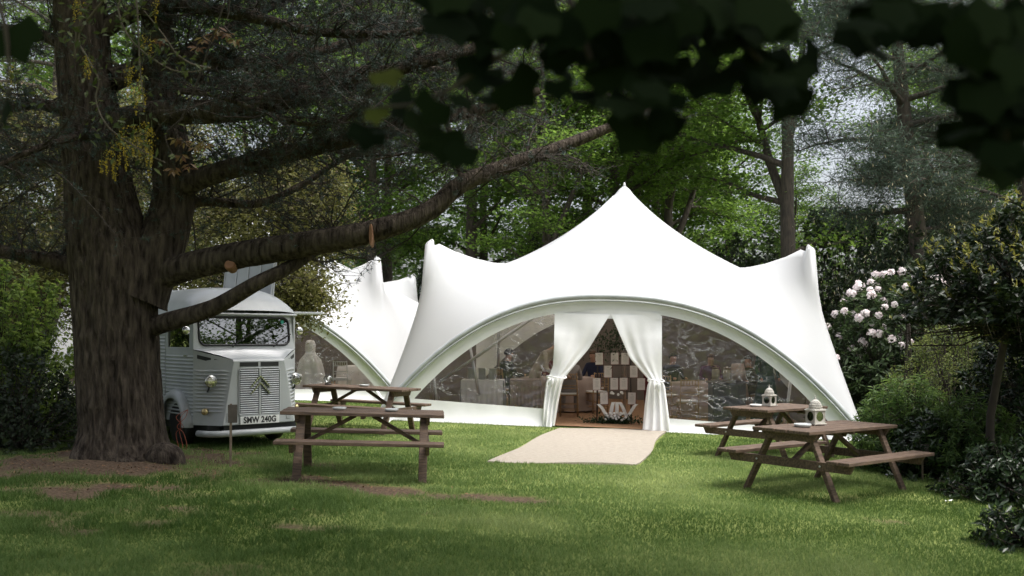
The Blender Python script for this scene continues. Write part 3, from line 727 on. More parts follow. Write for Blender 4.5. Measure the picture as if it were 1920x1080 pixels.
        c2 = Vector((s * 0.70, -0.305, 0.53)); m = MB(); m.lathe([(0.05, 0), (0.045, 0.03), (0.03, 0.045), (0, 0.05)], c2, 16, nv.to_track_quat('Z', 'Y').to_matrix()); m.build('side_lamp', M_AMB, root, True)
        # wheel and its round arch
        for yw_, nm in ((0.42, 'f'), (2.75, 'r')):
            wx = s * (W - 0.08); rt = Matrix.Rotation(R(90), 3, 'Y')
            m = MB(); m.lathe([(0.20, -.085), (0.29, -.085), (0.325, -.055), (0.33, 0), (0.325, .055), (0.29, .085), (0.20, .085)], (wx, yw_, 0.33), 28, rt); w = m.build('wheel', M_RUB, root, True)
            m = MB(); m.lathe([(0.0, -.06), (0.10, -.07), (0.20, -.05), (0.20, .05), (0.10, .07), (0.0, .06)], (wx, yw_, 0.33), 20, rt); m.build('rim', M_BODY, w, True)
        rows = []
        for i in range(25):
            a = R(-8 + 196 * i / 24); row = []
            for j in range(7):
                q = j / 6; rr = 0.40 + 0.10 * math.sin(q * math.pi / 2) ** 1; xx = W - 0.02 + 0.13 * math.cos(q * math.pi / 2) + 0.0
                row.append((s * xx, 0.42 - math.cos(a) * rr, max(0.30, 0.33 + math.sin(a) * rr)))
            row.insert(0, (s * (W + .10), 0.42 - math.cos(a) * 0.37, max(0.30, 0.33 + math.sin(a) * 0.37))); rows.append(row)
        m = MB(); m.grid(rows); m.build('wheel_arch', M_BODY, root, True)
        # sides: ribbed cab door and ribbed load body, window openings above
        m = MB()
        b0, b1 = (s * W, -0.12, 0.36), (s * W, 0.86, 0.36)
        if s < 0: ribbed(m, b1, b0, (s * W, 0.86, 1.40), (s * W, -0.12, 1.40), 0.46, 1.33, 17, 0.016, 0.07)
        else: ribbed(m, b0, b1, (s * W, -0.12, 1.40), (s * W, 0.86, 1.40), 0.46, 1.33, 17, 0.016, 0.07)
        dr = m.build('cab_door', M_BODY, root, True)
        m = MB(); m.box((s * (W + .018), 0.10, 1.30), (0.03, 0.10, 0.022)); m.build('handle', M_CHR, dr, bevel=0.006)
        m = MB()
        if s < 0: ribbed(m, (s * W, 3.4, .36), (s * W, .875, .36), (s * W, 3.4, 1.89), (s * W, .875, 1.89), 0.46, 1.80, 26, 0.018, 0.02, 260, 8, 0.05)
        else: ribbed(m, (s * W, .875, .36), (s * W, 3.4, .36), (s * W, .875, 1.89), (s * W, 3.4, 1.89), 0.46, 1.80, 26, 0.018, 0.02, 260, 8, 0.05)
        m.build('body_side', M_BODY, root, True)
        m = MB(); m.box((s * (W - .012), -0.055, 1.645), (0.03, 0.13, 0.50)); m.box((s * (W - .012), 0.815, 1.645), (0.03, 0.09, 0.50)); m.box((s * (W - .012), 0.385, 1.87), (0.028, 0.79, 0.04)); m.box((s * (W - .012), 0.385, 1.407), (0.028, 0.79, 0.03)); m.build('window_frame', M_BODY, root, bevel=0.005)
        m = MB(); m.box((s * (W - .02), 0.385, 1.635), (0.008, 0.78, 0.44)); m.build('cab_window', M_VG, root)
        m = MB(); m.tube([(s * W, -.04, 1.75), (s * (W + .06), -.09, 1.78), (s * (W + .08), -.10, 1.72)], 0.008, 5); m.lathe([(0, -.006), (.055, -.006), (.06, 0), (.055, .006), (0, .006)], (s * (W + .09), -.10, 1.66), 16, Matrix.Rotation(R(90), 3, 'X')); m.build('door_mirror', M_CHR, root, True)
    # nose front with grille
    m = MB(); k = 0.02
    fp = [(-nb, A_b), (nb, A_b), (nt, zt - .01), (-nt, zt - .01)]; m.prism(fp, D - 0.012, D + 0.03); m.build('nose_front', M_BODY, root, bevel=0.012)
    yf = D - 0.014
    g = rrect(0.315, 0.465, 1.13, 0.045, 4, 0.0); m = MB(); m.tube([(x, yf - .004, z) for x, z in g], 0.011, 6, closed=True); gr = m.build('grille', M_BODY, root, True)
    m = MB(); m.add([(x, yf - .001, z) for x, z in g], [tuple(range(len(g)))]); m.build('grille_backing', M_DK, gr)
    m = MB()
    for i in range(21):
        z = 0.49 + i * 0.0305
        for sx in (-1, 1): m.box((sx * 0.16, yf - .010, z), (0.275, 0.012, 0.015), Matrix.Rotation(R(-25), 3, 'X'))
    m.build('grille_slats', M_BODY, gr)['kind'] = 'stuff'
    m = MB(); m.box((0, yf - .012, 0.80), (0.028, 0.016, 0.66)); m.build('grille_bar', M_BODY, gr)
    for ap in (1.02, 0.925):
        m = MB()
        for sx in (-1, 1): m.beam((0.0, yf - .026, ap), (sx * 0.145, yf - .026, ap - .155), 0.014, 0.026, (0, 1, 0))
        m.build('chevron', M_CHR, gr)
    for sx in (-1, 1):
        m = MB(); m.box((sx * 0.158, yf - .001, 1.185), (0.275, 0.008, 0.06)); m.build('air_slot', M_DK, root)
        m = MB(); m.box((sx * 0.455, yf - .002, 0.455), (0.075, 0.008, 0.12)); m.build('nose_flap', M_PAN, root, bevel=0.003)
    m = MB(); m.box((0, yf - .012, 0.40), (0.60, 0.012, 0.112)); pl = m.build('number_plate', mat('plate_white', (0.75, 0.76, 0.74), 0.4, 0.03), root, bevel=0.003)
    cu = bpy.data.curves.new('plate_text', 'FONT'); cu.body = 'SMW 240G'; cu.size = 0.118; cu.align_x = 'CENTER'; cu.align_y = 'CENTER'; cu.extrude = 0.001; cu.offset = 0.004; cu.space_character = 1.04
    to = bpy.data.objects.new('tmp_text', cu); col.objects.link(to); bpy.context.view_layer.update()
    me = bpy.data.meshes.new_from_object(to.evaluated_get(bpy.context.evaluated_depsgraph_get())); bpy.data.objects.remove(to); me.materials.clear()
    t = link('plate_letters', me, mat('plate_black', (0.012, 0.012, 0.014), 0.5, 0.1), pl); t.location = (0, yf - .0195, 0.40); t.rotation_euler = (R(90), 0, 0); t.scale = (0.86, 1, 1)
    # bumper, underside, cab inside
    m = MB(); m.tube([(-0.80, -0.30, .235), (-0.74, -0.52, .235), (-0.6, -0.60, .235), (0.6, -0.60, .235), (0.74, -.52, .235), (0.80, -.30, .235)], 0.045, 8); m.build('bumper', M_BODY, root, True)
    m = MB(); m.box((0, 1.5, 0.29), (1.36, 3.7, 0.10)); m.box((0, -.22, .30), (1.0, .5, .09)); m.build('underside', M_DK, root)
    m = MB(); m.box((0, 0.9, 1.1), (1.40, 0.02, 1.5)); m.build('cab_bulkhead', M_DK, root)
    m = MB(); m.box((0, 0.08, 1.36), (1.44, 0.34, 0.06)); m.build('dashboard', M_DK, root)
    m = MB(); m.tube([(-.36 + .2 * math.cos(a), .32 + .09 * math.sin(a), 1.45 + .16 * math.sin(a)) for a in np.linspace(0, 6.28, 25)[:-1]], .011, 6, closed=True); m.build('steering_wheel', M_DK, root, True)
    m = MB(); m.box((0, 3.41, 1.1), (1.56, 0.03, 1.5)); m.build('rear_wall', M_BODY, root)
    # serving hatch lifted above the far side, and its flat awning
    hr = MB(); hx = W + 0.02
    hr.box((hx, 1.45, 2.36), (0.03, 1.75, 0.86), Matrix.Rotation(R(6), 3, 'Y')); h = hr.build('serving_hatch', M_PAN, root, bevel=0.004)
    for k in range(5):
        m = MB(); m.box((hx - .025, 0.60 + k * 0.425, 2.36), (0.02, 0.025, 0.86), Matrix.Rotation(R(6), 3, 'Y')); m.build('hatch_rib', M_BODY, h)
    m = MB(); m.box((hx + 0.30, 0.42, 1.935), (0.60, 0.62, 0.035)); m.build('side_awning', M_BODY, root, bevel=0.006)
    return root
make_van()
# ------------------------------------------------------------------ picnic tables and what stands on them
def board(name, parent, p0, p1, w, h, up=(0, 0, 1), mt=None):
    return MB().beam(p0, p1, w, h, up).build(name, mt or M_WOOD, parent, bevel=0.005)

def picnic_table(loc, rz, label, L=1.9):
    t = empty('picnic_table', loc, rz, label, 'picnic table', 'picnic tables on the lawn'); h = L / 2; ax = h - 0.24
    t.rotation_euler = (Matrix.Rotation(math.atan(0.03), 3, 'Y') @ Matrix.Rotation(rz, 3, 'Z')).to_euler()   # stands square to the sloping lawn
    for i in range(5):
        y = (i - 2) * 0.148; board('tabletop_plank', t, (-h + rng.uniform(0, .012), y, 0.735 + rng.uniform(-.002, .002)), (h - rng.uniform(0, .012), y, 0.735), 0.138, 0.04)
    for s in (-1, 1):
        for k in (-1, 1):
            y = s * 0.70 + k * 0.068; board('bench_plank', t, (-h + rng.uniform(0, .012), y, 0.445), (h - rng.uniform(0, .012), y, 0.445), 0.128, 0.04)
    for e in (-1, 1):
        x = e * ax
        for s in (-1, 1): board('leg', t, (x, s * 0.24, 0.712), (x, s * 0.585, -0.03), 0.045, 0.098, (1, 0, 0)).data  # splayed
        def bearer(name, y0, z0, z1, xx, cut):
            m = MB(); v = [(-y0, z1), (y0, z1), (y0 - cut, z0), (-y0 + cut, z0)]
            m.add([(xx - .021, a, b) for a, b in v] + [(xx + .021, a, b) for a, b in v], [(0, 1, 2, 3), (7, 6, 5, 4), (0, 4, 5, 1), (1, 5, 6, 2), (2, 6, 7, 3), (3, 7, 4, 0)]); return m.build(name, M_WOOD, t, bevel=0.004)
        bearer('bench_bearer', 0.80, 0.325, 0.424, x + e * 0.0455, 0.05); bearer('top_batten', 0.355, 0.625, 0.714, x + e * 0.0455, 0.05)
        board('brace', t, (e * 0.10, 0, 0.70), (x - e * 0.03, 0, 0.375), 0.06, 0.045)
        for s in (-1, 1):
            m = MB(); m.lathe([(0, 0), (.011, 0), (.011, .006), (0, .009)], (x + e * .067, s * 0.40, .375), 8, Matrix.Rotation(R(90 * e), 3, 'Y')); m.build('bolt', M_ALU, t)
    board('centre_batten', t, (0, -0.34, 0.70), (0, 0.34, 0.70), 0.05, 0.035)
    return t

def top_point(t, x, y, z=0.756):
    bpy.context.view_layer.update(); return t.matrix_world @ Vector((x, y, z))

T1 = picnic_table(ground_at(680, 889), R(5), 'picnic table between the cedar and the coir mat, two glass ashtrays on it')
T2 = picnic_table(ground_at(676, 807), R(-20), 'picnic table behind another, an oil lamp on its top beside the van')
T3 = picnic_table(Vector((3.70, 11.75, float(gz(3.7)))), R(43), 'picnic table with a tall pierced white lantern, by the narrow-leaved bush', 2.05)
T4 = picnic_table(Vector((3.98, 15.05, float(gz(3.98)))), R(47), 'picnic table with a small white lantern, close to the marquee wall', 1.9)

def lantern(loc, rz, s, label):
    M_L = mat('lantern_white', (0.52, 0.50, 0.45), 0.5, 0.25, 14, bump=0.2, bscale=60); t = empty('lantern', loc, rz, label, 'lantern', 'white metal lanterns'); t.scale = (s,) * 3
    m = MB(); m.box((0, 0, .022), (.215, .215, .018)); m.box((0, 0, .036), (.18, .18, .012)); b = m.build('base', M_L, t, bevel=.003)
    for x in (-1, 1):
        for y in (-1, 1):
            m = MB(); m.lathe([(.012, 0), (.009, .006), (.013, .014)], (x * .09, y * .09, 0), 8); m.build('foot', M_L, t)
            m = MB(); m.box((x * .085, y * .085, .12), (.016, .016, .16)); m.build('corner_post', M_L, t, bevel=.002)
    for k in range(4):
        m = MB(); m.box((0, -.084, .12), (.15, .003, .155)); g = m.build('glass_pane', M_GLASS, t); g.rotation_euler = (0, 0, R(90 * k))
        m = MB()                                              # cut-out frame round each pane
        ring = [(.062 * math.cos(a), .118 + .062 * math.sin(a) * (1.0 if math.sin(a) < 0 else 1.15)) for a in np.linspace(0, 6.283, 17)[:-1]]
        rect = [(max(-.078, min(.078, .115 * math.cos(a))), .118 + max(-.078, min(.078, .115 * math.sin(a)))) for a in np.linspace(0, 6.283, 17)[:-1]]
        n = 16; m.add([(x, -.0885, z) for x, z in ring] + [(x, -.0885, z) for x, z in rect], [(i, (i + 1) % n, (i + 1) % n + n, i + n) for i in range(n)])
        f = m.build('side_frame', M_L, t); f.rotation_euler = (0, 0, R(90 * k))
    m = MB(); m.box((0, 0, .206), (.21, .21, .014)); m.box((0, 0, .218), (.19, .19, .012)); m.build('cornice', M_L, t, bevel=.003)
    # pierced dome: lattice of ribs and hoops
    m = MB(); prof = [(.088, .224), (.086, .25), (.078, .28), (.062, .31), (.040, .333), (.018, .345)]
    for k in range(16):
        a = 6.283 * k / 16; m.tube([(r * math.cos(a + i * .25), r * math.sin(a + i * .25), z) for i, (r, z) in enumerate(prof)], .0052, 4); m.tube([(r * math.cos(a - i * .25), r * math.sin(a - i * .25), z) for i, (r, z) in enumerate(prof)], .0052, 4)
    for r, z in prof: m.tube([(r * math.cos(a), r * math.sin(a), z) for a in np.linspace(0, 6.283, 21)[:-1]], .0058, 4, closed=True)
    m.build('dome', M_L, t, True)
    m = MB(); m.lathe([(.022, .343), (.016, .352), (.008, .358), (.013, .366), (.010, .374), (0, .38)], (0, 0, 0), 10); m.build('finial', M_L, t, True)
    m = MB(); m.tube([(.016 * math.cos(a), 0, .39 + .016 * math.sin(a)) for a in np.linspace(0, 6.283, 13)[:-1]], .003, 4, closed=True); m.build('ring', M_L, t)
    m = MB(); m.lathe([(.028, .042), (.03, .05), (.03, .11), (.026, .115), (0, .112)], (0, 0, 0), 14); m.build('candle', mat('candle_wine', (.11, .03, .04), .5), t, True)
    return t
lantern(top_point(T3, -0.10, 0.10), R(25), 0.86, 'larger pierced white lantern on the table by the narrow-leaved bush')
lantern(top_point(T4, -0.12, 0.06), R(40), 0.80, 'smaller white lantern with dark candle on the table close to the marquee')

def ashtray(p, label, s=1.0, mt=None):
    m = MB(); m.lathe([(0, .0), (.06, 0), (.075, .008), (.085, .03), (.078, .033), (.066, .012), (0, .009)], (0, 0, 0), 18); o = m.build('ashtray', mt or mat('pressed_glass', (.55, .58, .58), .1, .2, 20, spec=.8), None, True); o.location = p; o.scale = (s,) * 3
    tag(o, label, 'ashtray', 'ashtrays on the picnic tables')
ashtray(top_point(T1, -.30, .05), 'round glass ashtray on the table beside the coir mat, the one nearer the van')
ashtray(top_point(T1, .32, .0), 'round glass ashtray on the table beside the coir mat, the one nearer the mat')
ashtray(top_point(T2, .02, .05), 'glass ashtray beside the oil lamp on the table by the van')
ashtray(top_point(T3, -.52, .02), 'glass ashtray beside the larger pierced lantern', 1.2)
ashtray(top_point(T4, -.42, .12), 'white ashtray dish beside the smaller lantern', 1.1, M_PLATE)

def oil_lamp(p):
    t = empty('oil_lamp', p, 0, 'glass oil lamp with tall chimney on the table by the van', 'lamp')
    m = MB(); m.lathe([(0, 0), (.062, 0), (.062, .014), (.05, .03), (.02, .035)], (0, 0, 0), 18); m.build('base', mat('lamp_brown', (.04, .028, .022), .4), t, True)
    m = MB(); m.lathe([(.035, .03), (.07, .06), (.085, .10), (.075, .14), (.045, .165)], (0, 0, 0), 20); m.build('glass_globe', M_GLASS, t, True)
    m = MB(); m.lathe([(.012, .03), (.02, .10), (.014, .13)], (0, 0, 0), 10); m.build('candle', M_PLATE, t, True)
    m = MB()
    for a in (0, math.pi): m.tube([(.045 * math.cos(a), 0, .15), (.035 * math.cos(a), 0, .22), (.033 * math.cos(a), 0, .30)], .004, 5)
    m.tube([(.033 * math.cos(a), 0, .30 + .03 * math.sin(a)) for a in np.linspace(0, math.pi, 9)], .004, 5); m.build('handle', mat('lamp_wire', (.03, .03, .03), .5), t, True)
oil_lamp(top_point(T2, -.66, .0))

# ------------------------------------------------------------------ stakes, cable, small things on the lawn
def stake(px, py, h, w, board_z, bw, label):
    g = ground_at(px, py); t = empty('stake', g, 0.2, label, 'stake', 'thin wooden stakes')
    m = MB(); m.beam((0, 0, -.05), (rng.normal(0, .01), 0, h), w, w * .7, (0, 1, 0)); m.build('post', M_STAKE, t, bevel=.003)
    m = MB(); m.box((bw * .25, -w * .5 - .004, board_z), (bw, .014, .22)); m.build('board', mat('dull_board', (.10, .085, .07), .8, .3, 12), t, bevel=.003); return t
stake(432, 878, 0.78, .028, .66, .11, 'thin stake with a small dark board in front of the van')
stake(1730, 902, 0.46, .022, .36, .10, 'short thin stake at the foot of the shrubs beside a picnic table')

def cable():
    a = at(352, 768, 13.55); pts = []
    for k in range(3):
        p = MB(); base = at(330 + k * 7, 812, 13.5); q = [a, at(330 + 9 * k, 782, 13.5), at(344 - 6 * k, 800, 13.46), base, Vector((base.x + .05, base.y - .05, float(gz(base.x)) + .02 + .01 * k)), Vector((base.x - .12 - .05 * k, base.y + .02, float(gz(base.x)) + .015))]
        c = [Vector(x) for x in q]; pts.append(c)
    m = MB()
    for c in pts:
        sm = []
        for i in range(len(c) - 1):
            p0, p1, p2, p3 = c[max(i - 1, 0)], c[i], c[i + 1], c[min(i + 2, len(c) - 1)]
            for s in range(5):
                f = s / 5; sm.append(.5 * ((2 * p1) + (-p0 + p2) * f + (2 * p0 - 5 * p1 + 4 * p2 - p3) * f * f + (-p0 + 3 * p1 - 3 * p2 + p3) * f ** 3))
        m.tube(sm + [c[-1]], .0042, 5)
    o = m.build('extension_cable', mat('orange_cable', (.32, .07, .03), .5), None, True); tag(o, 'looped orange extension cable between the cedar trunk and the van', 'cable')
cable()
for px, py, s, lb in ((1668, 895, .05, 'scrap of white paper on the grass beside a picnic table bench'), (1780, 945, .045, 'crumpled white tissue on the shaded grass near the shrubs')):
    g = ground_at(px, py); m = MB(); n = 5
    m.grid([[(g.x + (i - 2) * s * .5, g.y + (j - 2) * s * .3, g.z + .03 + rng.uniform(0, .02)) for j in range(n)] for i in range(n)]); o = m.build('paper_scrap', M_WHITE, None); tag(o, lb, 'paper', 'paper scraps on the lawn')

# ------------------------------------------------------------------ inside the marquees
MQ = [o for o in col.objects if o.name.startswith('marquee')]; MQ1, MQ2 = MQ[0], MQ[1]
bpy.context.view_layer.update()
def tp(u, v, w=0.0, q=MQ1):
    p = q.matrix_world @ Vector((u, v, 0)); return Vector((p.x, p.y, float(gz(p.x)) + w + 0.036))

def chair_proto():
    t = empty('chiavari_chair', (0, 0, 0)); M_C = mat('gold_chair_wood', (.34, .22, .11), .45, .25, 12)
    for x in (-.18, .18):
        m = MB(); m.tube([(x, .19, 0), (x, .20, .45), (x * .93, .25, .92)], .014, 8); m.build('back_post', M_C, t, True)
        m = MB(); m.tube([(x * 1.05, -.19, 0), (x, -.18, .45)], .014, 8); m.build('leg', M_C, t, True)
    m = MB(); m.box((0, 0, .455), (.40, .40, .03)); m.build('seat', M_C, t, bevel=.008)
    m = MB(); m.box((0, 0, .485), (.37, .37, .035)); m.build('seat_pad', M_WHITE, t, bevel=.012)
    m = MB()
    for z in (.60, .66, .80, .90): m.tube([(-.175, .20 + (z - .45) * .106, z), (.175, .20 + (z - .45) * .106, z)], .010, 6)
    for k in range(5): m.tube([(-.11 + .055 * k, .237, .80), (-.11 + .055 * k, .248, .90)], .008, 6)
    m.build('back_spindles', M_C, t, True)
    m = MB()
    for z in (.14, .26):
        m.tube([(-.18, .19, z), (.18, .19, z)], .009, 6); m.tube([(-.185, -.19, z), (.185, -.19, z)], .009, 6)
        for x in (-.185, .185): m.tube([(x, -.19, z + .03), (x, .19, z + .03)], .009, 6)
    m.build('stretchers', M_C, t, True); return t
CH0 = chair_proto(); CHUSED = [False]
def chair(p, rz, label, group='chairs inside the marquee', mt=None):
    c = copy_tree(CH0) if CHUSED[0] else CH0; CHUSED[0] = True
    c.location = p; c.rotation_euler = (0, 0, rz); tag(c, label, 'chair', group)
    if mt:
        for ch in c.children:
            if ch.name.split('.')[0] != 'seat_pad':
                ch.data = ch.data.copy(); ch.data.materials[0] = mt
    return c

# people: one skinned body each, hair as a child
def person(loc, rz, label, pose, cloth, skin, hair, dress=False, scale=1.0):
    J, Rd, E = [], [], []
    def jt(p, r, par=None):
        J.append(p); Rd.append(r)
        if par is not None: E.append((par, len(J) - 1))
        return len(J) - 1
    if pose == 'sit':   # chair at origin, facing -y
        pel = jt((0, .05, .56), (.17, .13)); b1 = jt((0, .06, .76), (.15, .11), pel); b2 = jt((0, .03, .98), (.17, .12), b1); nk = jt((0, .0, 1.10), (.06, .06), b2); hd0 = jt((0, -.02, 1.17), (.075, .08), nk); hd = jt((0, -.035, 1.27), (.085, .10), hd0); jt((0, -.03, 1.345), (.06, .07), hd)
        for s in (-1, 1):
            h = jt((s * .10, 0, .55), (.10, .09), pel); k = jt((s * .14, -.42, .54), (.07, .07), h); a = jt((s * .14, -.44, .10), (.045, .045), k); jt((s * .15, -.56, .05), (.04, .035), a)
            sh = jt((s * .19, .03, 1.03), (.065, .065), b2); el = jt((s * .25, -.06, .80), (.048, .048), sh); w = jt((s * .17, -.30, .78), (.035, .035), el); jt((s * .15, -.38, .775), (.034, .022), w)
        hp = (0, -.03, 1.28)
    else:               # standing, leaning forward by 'lean'
        ln = .0 if pose == 'stand' else .42
        pel = jt((0, .0, .92), (.16, .12)); b1 = jt((0, -ln * .35, 1.12), (.14, .11), pel); b2 = jt((0, -ln * .8, 1.34 - ln * .1), (.17, .12), b1); nk = jt((0, -ln * 1.02, 1.46 - ln * .15), (.055, .055), b2); hd0 = jt((0, -ln * 1.15 - .02, 1.53 - ln * .2), (.072, .08), nk); hd = jt((0, -ln * 1.28 - .03, 1.62 - ln * .25), (.082, .10), hd0); jt((0, -ln * 1.35 - .02, 1.70 - ln * .28), (.058, .07), hd)
        for s in (-1, 1):
            h = jt((s * .09, 0, .88), (.10, .10), pel); k = jt((s * .10, -.02, .50), (.065, .065), h); a = jt((s * .10, .02, .09), (.045, .045), k); jt((s * .11, -.11, .04), (.04, .035), a)
            sh = jt((s * .19, -ln * .85, 1.39 - ln * .12), (.062, .062), b2); el = jt((s * .25, -ln * 1.0, 1.12 - ln * .3), (.046, .046), sh); w = jt((s * .22, -ln * 1.3 - .12, .95 - ln * .25), (.034, .034), el); jt((s * .21, -ln * 1.35 - .17, .88 - ln * .2), (.032, .022), w)
        hp = (0, -ln * 1.3 - .02, 1.635 - ln * .25)
    me = bpy.data.meshes.new('body'); me.from_pydata(J, E, []); o = bpy.data.objects.new('tmp_body', me); col.objects.link(o)
    md = o.modifiers.new('s', 'SKIN'); md.use_smooth_shade = True
    for i, r in enumerate(Rd): me.skin_vertices[0].data[i].radius = r
    me.skin_vertices[0].data[0].use_root = True
    o.modifiers.new('d', 'SUBSURF').levels = 2
    bpy.context.view_layer.update(); bm = bpy.data.meshes.new_from_object(o.evaluated_get(bpy.context.evaluated_depsgraph_get())); bpy.data.objects.remove(o)
    bm.name = 'person'; bm.materials.clear(); root = link('person', bm, [cloth, skin]); co = np.empty(len(bm.vertices) * 3); bm.vertices.foreach_get('co', co); co = co.reshape(-1, 3)
    pn = np.array(J[3]); hands = [np.array(J[i]) for i in range(len(J)) if Rd[i][1] == .022]
    face = []
    for p in bm.polygons:
        c = np.array(p.center); face.append(1 if (c[2] > pn[2] + .0 and np.linalg.norm(c - pn) < .4) or any(np.linalg.norm(c - h) < .075 for h in hands) else 0)
    bm.polygons.foreach_set('material_index', face)
    # hair cap
    m = MB(); hc = Vector(hp); rows = []
    for i in range(9):
        th = R(6 + 104 * i / 8); rows.append([hc + Vector((.094 * math.sin(th) * math.cos(a), .112 * math.sin(th) * math.sin(a) + .012, .105 * math.cos(th) + (.05 if math.sin(a) < -.3 and i > 5 else 0))) for a in np.linspace(0, 6.283, 17)])
    m.grid(rows); m.build('hair', hair, root, True)
    # nose
    m = MB(); m.lathe([(.017, 0), (.012, .02), (.004, .03)], hc + Vector((0, -.092, -.045)), 8, Matrix.Rotation(R(75), 3, 'X')); m.build('nose', skin, root, True)
    if dress:
        m = MB(); m.lathe([(.34, .03), (.27, .4), (.19, .8), (.16, .98)], (0, 0, 0), 20); m.build('skirt', cloth, root, True)
    root.location = loc; root.rotation_euler = (0, 0, rz); root.scale = (scale,) * 3; tag(root, label, 'person', 'wedding guests'); return root
SK = mat('skin', (.42, .25, .18), .6, .1); HD = mat('dark_hair', (.025, .018, .014), .6, .3, 20); HG = mat('grey_hair', (.35, .34, .33), .6, .2, 20); HB = mat('brown_hair', (.10, .055, .03), .6, .3, 20)
def cl(n, c): return mat('cloth_' + n, c, .85, .2, 10)

def round_table(p, label, mt, r=.85):
    t = empty('round_table', p, 0, label, 'table'); m = MB()
    prof = []
    rows = []
    for r_, z in ((.02, .755), (r * .9, .755), (r, .75), (r + .02, .6), (r + .04, .3), (r + .05, .02)):
        rows.append([((r_ + (.03 * math.sin(a * 14) if z < .7 else 0) * (1 - z)) * math.cos(a), (r_ + (.03 * math.sin(a * 14) if z < .7 else 0) * (1 - z)) * math.sin(a), z) for a in np.linspace(0, 6.2832, 85)])
    m.grid(rows); m.build('tablecloth', mt, t, True)
    m = MB(); m.lathe([(0, .725), (r - .02, .725), (r - .02, .745), (0, .745)], (0, 0, 0), 24); m.build('tabletop', M_STAKE, t)
    m = MB(); m.tube([(0, 0, 0), (0, 0, .73)], .05, 8); m.build('pedestal', M_STAKE, t); return t

M_BLUSH = mat('blush_cloth', (.34, .27, .24), .85, .1, 6)
round_table(tp(-1.5, -.6), 'round table with pale blush cloth behind the first clear window', M_BLUSH)
round_table(tp(1.9, -.4), 'round table with pale blush cloth behind the slate bar counter', M_BLUSH)
def seat(u, v, rz, lab_c, lab_p, cloth, hair, pose='sit'):
    p = tp(u, v); chair(p, rz, lab_c); person(p, rz, lab_p, pose, cloth, SK, hair)
seat(-2.55, -1.2, R(120), 'chair holding the guest in charcoal at the blush table', 'seated guest in charcoal at the blush table', cl('charcoal', (.03, .03, .035)), HD)
seat(-1.9, .6, R(15), 'chair holding the guest in burgundy', 'seated guest in burgundy facing the window', cl('burgundy', (.14, .02, .03)), HD)
seat(-.75, .35, R(-35), 'chair holding the guest in navy', 'seated guest in navy beyond the blush table', cl('navy', (.02, .025, .06)), HB)
seat(-1.05, -2.3, R(175), 'chair just inside the doorway holding the guest in grey', 'guest in pale grey jacket seated just inside the doorway', cl('pale_grey', (.30, .28, .28)), HG)
seat(1.1, .65, R(25), 'chair holding the guest in black', 'seated dark-haired guest in black behind the second window', cl('black', (.012, .012, .014)), HD)
seat(2.0, .95, R(0), 'chair holding the guest in plum', 'seated guest in plum facing the second window', cl('plum', (.08, .02, .06)), HB)
seat(2.85, .4, R(-45), 'chair holding the guest in dark olive', 'seated guest in dark olive beyond the bar', cl('olive', (.05, .05, .02)), HD)
person(tp(-1.75, -2.55), R(60), 'guest in cream jacket leaning over a table behind the first clear window', 'lean', cl('cream', (.45, .40, .34)), SK, HG)
person(tp(3.05, -1.9), R(20), 'standing guest in dark green dress by the bar counter', 'stand', cl('green', (.006, .04, .03)), SK, HD, True)
person(tp(.55, 1.6), R(10), 'standing guest in maroon at the back of the marquee', 'stand', cl('maroon', (.10, .015, .02)), SK, HD)
chair(tp(1.42, -3.35), R(178), 'empty gold chair close behind the clear window by the doorway')
chair(tp(-.55, -1.2), R(200), 'empty gold chair behind the table-plan stand')
chair(tp(1.0, -1.45), R(150), 'empty gold chair at the bar-side round table')

def buffet(p, rz, w, d, h, cloth, label, under=None):
    t = empty('buffet_table', p, rz, label, 'table'); m = MB()
    m.box((0, 0, h - .015), (w, d, .03)); m.build('tabletop', M_STAKE, t)
    for x in (-1, 1):
        for y in (-1, 1): m = MB(); m.tube([(x * (w / 2 - .06), y * (d / 2 - .06), 0), (x * (w / 2 - .06), y * (d / 2 - .06), h - .03)], .02, 8); m.build('leg', M_ALU, t)
    m = MB(); m.box((0, 0, h + .006), (w + .02, d + .02, .012)); c = m.build('tablecloth', cloth, t, bevel=.004)
    drop = .50
    for sx, sy, ww in ((0, -1, w), (0, 1, w), (-1, 0, d), (1, 0, d)):
        m = MB(); rows = []
        for i in range(31):
            f = -ww / 2 + ww * i / 30; hang = drop + (.2 if abs(i - 15) > 13 else 0) + .015 * math.sin(i * .9)
            rows.append([((f if sy else sx * (w / 2 + .012 + .02 * (k / 4) * (1 + math.sin(i * 1.7)))), (f if sx else sy * (d / 2 + .012 + .02 * (k / 4) * (1 + math.sin(i * 1.7)))), h - hang * k / 4 * (1 if True else 0)) for k in range(5)])
        m.grid(rows); m.build('cloth_drop', cloth, t, True)
    return t
buffet(tp(-2.72, -3.25), R(-2), .85, .6, .74, M_WHITE, 'small table under a white cloth with plate stacks behind the clear window')
buffet(tp(-1.85, -3.2), R(-2), .60, .6, .78, M_BLUSH, 'small table under a blush cloth next to the plate-stack table')
for k, u in enumerate((-2.96, -2.74, -2.52)):
    m = MB(); pr = [(0, 0)]
    for i in range(14): z = i * .017; pr += [(.055, z), (.095, z + .010), (.097, z + .013), (.06, z + .015)]
    pr.append((0, .24)); m.lathe(pr, tp(u, -3.25, .755), 18); o = m.build('plate_stack', M_PLATE, None); tag(o, ['tall stack of white plates at the window end of the white buffet', 'middle stack of white plates on the white buffet', 'stack of white plates next to the blush table'][k], 'plates', 'plate stacks on the buffet')
